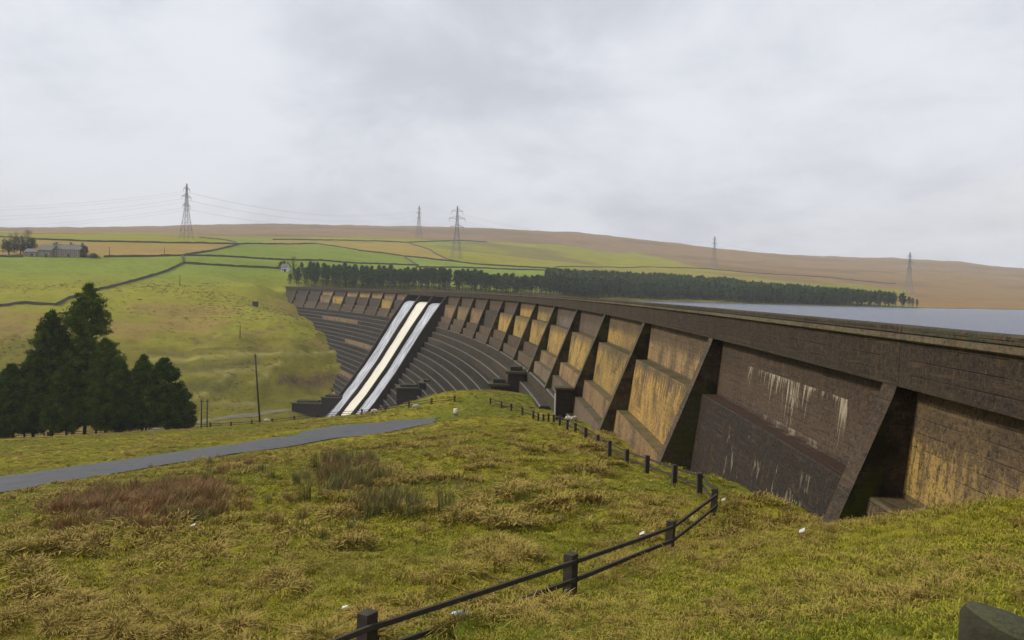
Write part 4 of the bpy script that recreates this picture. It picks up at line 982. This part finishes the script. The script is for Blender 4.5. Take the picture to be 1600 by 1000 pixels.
# ------------------------------------------------------------------ parked car under the pines
cp = P(211, 671, 141); cp[2] = terr(cp[0], cp[1])[0]
zr = P(211, 669, 141)[2]; r = empty('parked_car', (cp[0], cp[1], max(cp[2], zr)), 'white estate car half hidden behind the pine trunks', 'car', rz=.05)
m = MB(); sec = [(-2.2,.35),(2.2,.35),(2.25,.75),(1.5,.95),(.9,1.45),(-1.5,1.5),(-2.1,1.0),(-2.25,.8)]
for y in (-.85, .85): m.f.append(tuple(len(m.v)+k for k in range(8))); m.v += [(x, y*(.86 if z > 1.2 else 1), z) for x, z in sec]; m.mi.append(0)
for k in range(8): m.f.append((k, (k+1) % 8, 8+(k+1) % 8, 8+k)); m.mi.append(0)
m.build('body', m_car, r)
for y in (-.84, .84):
    m = MB(); q = [(-1.7,.98),(1.3,.98),(.82,1.38),(-1.45,1.42)]; m.quad(*[(x, y*(.885 if z > 1.2 else 1.03), z) for x, z in q]); m.build('window', m_glass, r)
m = MB(); m.quad((1.46,-.75,1.0),(1.46,.75,1.0),(.93,.68,1.43),(.93,-.68,1.43)); m.build('windscreen', m_glass, r)
for x in (-1.4, 1.4):
    for y in (-.82, .82):
        m = MB(); m.tube((x, y-.1, .33), (x, y+.1, .33), .33, n=14); m.build('wheel', m_tyre, r)
for y in (-.6, .6): m = MB(); m.box((2.24, y, .72), (.06, .3, .14)); m.build('headlight', m_white, r)

# ------------------------------------------------------------------ litter
def litter(name, px, py, D, lab, shape, mt):
    p = P(px, py, D); p[2] = terr(p[0], p[1])[0]+.06; m = MB(); shape(m); tag(m.build(name, mt, None, True, loc=p), lab, 'litter')
def lid(m): m.tube((0, 0, 0), (.0, .02, .03), .075, .07, 14); m.tube((0, .02, .03), (0, .022, .05), .035, .03, 10)
def bottle(m): m.tube((-.10, 0, .04), (.03, .02, .05), .045, .05, 12); m.tube((.03, .02, .05), (.09, .03, .055), .05, .02, 12); m.tube((.09, .03, .055), (.12, .035, .055), .02, .02, 10); m.tube((-.13, 0, .04), (-.10, 0, .04), .035, .045, 12)
def scrap(m): m.quad((-.07, 0, 0), (.05, .03, .03), (.07, .09, .08), (-.04, .06, .04)); m.quad((-.04, .06, .04), (.07, .09, .08), (.03, .14, .03), (-.06, .12, .0))
litter('drink_can_lid', 541, 952, terr and on(541, 950)[1], 'round white plastic lid lying in the meadow left of the near fence', lid, m_can)
litter('plastic_bottle', 721, 982, on(721, 982)[1], 'crushed pale blue plastic bottle under the near fence rail', bottle, m_blue)
litter('paper_scrap', 300, 826, on(300, 826)[1], 'white paper scrap in front of the reddish rushes', scrap, m_can)
litter('paper_scrap', 1003, 842, on(1003, 842)[1], 'white scrap just behind the lower fence rail', scrap, m_can)
litter('paper_scrap', 1131, 786, on(1131, 786)[1], 'white scrap on the grass right of the fence bend', scrap, m_can)
litter('paper_scrap', 1254, 838, on(1254, 838)[1], 'small white scrap on the bank below the nearest buttress', scrap, m_can)

# ------------------------------------------------------------------ grass, tussocks, rushes (instanced tufts)
def tuft(name, n, h, spread, width, droop, m_, seed):
    rs = np.random.default_rng(seed); v = []; f = []; hh = []
    for k in range(n):
        a = rs.uniform(0, 6.283); r0 = spread*math.sqrt(rs.uniform(0, 1)); b = np.array([math.cos(a)*r0, math.sin(a)*r0, -.02]); L = h*rs.uniform(.55, 1.15)
        d = np.array([math.cos(a+rs.normal(0, .7)), math.sin(a+rs.normal(0, .7)), 0]); dr = droop*rs.uniform(.3, 1.3); t = np.array([-d[1], d[0], 0])*width*rs.uniform(.7, 1.3)
        p1 = b+d*L*.25*dr+[0, 0, L*.55]; p2 = b+d*L*.8*dr+[0, 0, L*(1-.35*min(dr, 1.6))]
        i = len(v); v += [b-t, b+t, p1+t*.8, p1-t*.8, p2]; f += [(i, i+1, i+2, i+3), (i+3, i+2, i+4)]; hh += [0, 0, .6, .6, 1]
    me = bpy.data.meshes.new(name); me.from_pydata([tuple(map(float, q)) for q in v], [], f); me.materials.append(m_)
    at = me.attributes.new('h', 'FLOAT', 'POINT'); at.data.foreach_set('value', hh); me.update()
    return bpy.data.objects.new(name, me)
def scatter(name, XY, scl, idx, srcs, label, cat, tilt=.15):
    n = len(XY); Z = terr(XY[:, 0], XY[:, 1]); me = bpy.data.meshes.new(name); me.vertices.add(n)
    me.vertices.foreach_set('co', np.column_stack([XY, Z]).astype(np.float32).ravel())
    rot = np.column_stack([rng.normal(0, tilt, n), rng.normal(0, tilt, n), rng.uniform(0, 6.283, n)])
    for nm, ty, key, d in (('rot', 'FLOAT_VECTOR', 'vector', rot), ('scl', 'FLOAT', 'value', scl), ('idx', 'INT', 'value', idx)):
        a = me.attributes.new(nm, ty, 'POINT'); a.data.foreach_set(key, (d.astype(np.int32) if ty == 'INT' else d.astype(np.float32)).ravel())
    me.update(); o = link(name, me); ng = bpy.data.node_groups.new(name+'_scatter', 'GeometryNodeTree')
    ng.interface.new_socket('Geometry', in_out='INPUT', socket_type='NodeSocketGeometry'); ng.interface.new_socket('Geometry', in_out='OUTPUT', socket_type='NodeSocketGeometry')
    gi = ng.nodes.new('NodeGroupInput'); go = ng.nodes.new('NodeGroupOutput'); jn = ng.nodes.new('GeometryNodeJoinGeometry')
    def attr(nm, ty):
        q = ng.nodes.new('GeometryNodeInputNamedAttribute'); q.data_type = ty; q.inputs['Name'].default_value = nm; return q.outputs['Attribute']
    for k, s in enumerate(srcs):
        oi = ng.nodes.new('GeometryNodeObjectInfo'); oi.inputs['Object'].default_value = s; oi.inputs['As Instance'].default_value = True
        ip = ng.nodes.new('GeometryNodeInstanceOnPoints'); cmp_ = ng.nodes.new('FunctionNodeCompare'); cmp_.data_type = 'INT'; cmp_.operation = 'EQUAL'
        ng.links.new(attr('idx', 'INT'), cmp_.inputs[2]); cmp_.inputs[3].default_value = k
        ng.links.new(gi.outputs[0], ip.inputs['Points']); ng.links.new(cmp_.outputs[0], ip.inputs['Selection']); ng.links.new(oi.outputs['Geometry'], ip.inputs['Instance'])
        e2r = ng.nodes.new('FunctionNodeEulerToRotation'); ng.links.new(attr('rot', 'FLOAT_VECTOR'), e2r.inputs[0]); ng.links.new(e2r.outputs[0], ip.inputs['Rotation'])
        ng.links.new(attr('scl', 'FLOAT'), ip.inputs['Scale']); ng.links.new(ip.outputs[0], jn.inputs[0])
    ng.links.new(jn.outputs[0], go.inputs[0]); md = o.modifiers.new('scatter', 'NODES'); md.node_group = ng
    return tag(o, label, cat, kind='stuff')
def sample(R0, R1, dens, a0=-36, a1=36):
    n = int(dens*math.radians(a1-a0)*(R1*R1-R0*R0)/2); R = np.sqrt(rng.uniform(R0*R0, R1*R1, n)); a = np.radians(rng.uniform(a0, a1, n)); return np.column_stack([R*np.sin(a), R*np.cos(a)]), R
def ok(XY):
    s, n = sn(XY[:, 0], XY[:, 1]); z = terr(XY[:, 0], XY[:, 1]); d = roadd(XY[:, 0], XY[:, 1]); lim = 2.35-.9*np.clip(fbm(XY[:, 0]*.8, XY[:, 1]*.8, 3, 66)-.42, 0, 1)*2.5
    dd = np.interp(-z, [0, 4.35, 4.36, 7.9, 7.91, 9.4, 9.41, 10.9, 11, 47], [-.2, -.2, 1.1, 1.1, 2.4, 2.4, 3.2, 3.2, 3.8, 29.5])
    return (n > dd) & (d > lim)
gsrc = [tuft('green_tuft', 50, .085, .20, .0055, .8, m_grass, 1), tuft('green_tuft', 44, .07, .22, .006, 1.1, m_grass, 2), tuft('straw_tuft', 64, .15, .15, .005, 1.3, m_straw, 3), tuft('straw_tuft', 50, .11, .20, .005, 1.5, m_straw, 4)]
wide = [tuft('green_sward_tuft', 64, .085, .40, .012, .9, m_grass, 5), tuft('straw_sward_tuft', 70, .17, .28, .011, 1.3, m_straw, 6)]
XYs = []; sc_ = []; ix = []
for R0, R1, den, s0, fam in ((2.6, 9, 70, .85, 0), (9, 18, 42, 1.1, 0), (18, 34, 15, 1.0, 1), (34, 62, 8.5, 1.1, 1), (62, 128, 3.6, 1.3, 1)):
    XY, R = sample(R0, R1, den); m_ = ok(XY); XY = XY[m_]; X, Y = XY[:, 0], XY[:, 1]; b = bankmask(X, Y); tz = tuss(X, Y, b*0)
    st = np.clip((tz+.03)*6.0, 0, 1)*(1-b*.6)+.34*b+np.clip((fbm(X*.15+9, Y*.15, 3, 77)-.48)*3, -.2, .35)
    straw = rng.uniform(0, 1, len(X)) < np.clip(st*.62, .04, .6)
    dr_ = roadd(X, Y); s = s0*rng.uniform(.7, 1.25, len(X))*np.where(straw, .85+.8*np.clip(st-.2, 0, .7), .95)*(1-.2*b)*np.where(R[m_] > 55, .75, 1.)*(.45+.55*np.clip((dr_-2)/4, 0, 1))
    i = np.where(straw, 2, 0)+rng.integers(0, 2, len(X)) if fam == 0 else np.where(straw, 5, 4)
    XYs.append(XY); sc_.append(s); ix.append(i)
XY, R = sample(185, 440, .42, -40, -3); m_ = ok(XY) & (terr(XY[:, 0], XY[:, 1]) < 6); XY = XY[m_]; tk = fbm(XY[:, 0]*.03, XY[:, 1]*.05, 4, 91); m_ = (rng.uniform(0, 1, len(XY)) < np.clip((tk-.38)*3.5, .05, 1)) & (dist_poly(XY[:, 0], XY[:, 1], TRACK) > 3); XY = XY[m_]; tk = tk[m_]
XYs.append(XY); sc_.append(rng.uniform(1.1, 2.6, len(XY))); ix.append(np.where(rng.uniform(0, 1, len(XY)) < np.clip((tk-.35)*1.6, .05, .6), 5, 4))
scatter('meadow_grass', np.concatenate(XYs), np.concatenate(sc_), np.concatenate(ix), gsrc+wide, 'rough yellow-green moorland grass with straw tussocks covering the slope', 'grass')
# rushes
rsrc = [tuft('rush_clump', 70, .85, .22, .007, .35, m_rush, 8), tuft('rush_clump', 60, .65, .26, .008, .5, m_redrush, 9), tuft('rush_clump', 50, .6, .2, .008, .4, m_rush, 10)]
XYs = []; sc_ = []; ix = []
for pts, den, kinds, sca in (([(85,838),(80,800),(130,770),(330,752),(345,815),(250,828),(150,832)], 5.5, (1, 1, 2), .95), ([(500,780),(500,725),(570,715),(585,760),(660,790),(640,815),(560,800)], 5.0, (0, 0, 2), 1.0), ([(350,775),(345,722),(400,715),(400,765)], 3.0, (1, 2, 2), .8), ([(140,790),(230,765),(340,765),(330,800),(180,812)], 4.5, (1, 1, 1), 1.05), ([(430,830),(430,770),(470,765),(480,820)], 1.5, (1, 2), .7), ([(640,800),(700,760),(760,780),(700,830)], .8, (1, 2), .6)):
    poly = [tuple(hitg(x, y)[:2]) for x, y in pts]; pa = np.array(poly); lo, hi = pa.min(0)-1, pa.max(0)+1; n = int(den*(hi-lo).prod()); XY = rng.uniform(lo, hi, (n, 2))
    XYj = XY+rng.normal(0, .5, XY.shape); m_ = inpoly(XYj[:, 0], XYj[:, 1], poly) & (fbm(XY[:, 0]*.5, XY[:, 1]*.5, 3, 88) > .4); XY = XY[m_]; XY = XY[ok(XY)]
    XYs.append(XY); sc_.append(sca*rng.uniform(.6, 1.15, len(XY))); ix.append(np.array(kinds)[rng.integers(0, len(kinds), len(XY))])
XY, R = sample(14, 60, .12); XY = XY[ok(XY)]; XY = XY[XY[:, 0] < 3]; XYs.append(XY); sc_.append(rng.uniform(.3, .6, len(XY))); ix.append(rng.integers(1, 3, len(XY)))
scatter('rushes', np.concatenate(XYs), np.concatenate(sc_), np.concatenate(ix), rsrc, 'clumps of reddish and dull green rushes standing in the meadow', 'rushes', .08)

# ------------------------------------------------------------------ haze
m = bpy.data.materials.new('haze'); m.use_nodes = True; t = m.node_tree; t.nodes.clear()
pv = t.nodes.new('ShaderNodeVolumePrincipled'); pv.inputs['Density'].default_value = .00019; pv.inputs['Color'].default_value = (.93, .94, .97, 1); pv.inputs['Anisotropy'].default_value = .0
ou = t.nodes.new('ShaderNodeOutputMaterial'); t.links.new(pv.outputs[0], ou.inputs['Volume'])
mb = MB(); zl = float(Hg.min())-1.5; zh = max(float(Hg.max()), 110)+8; mb.box((0, 0, (zl+zh)/2), (6900, 6900, zh-zl)); tag(mb.build('haze', m), kind='stuff')
print('verts', len(verts), 'H', Hg.min(), Hg.max(), 'tops', zh)
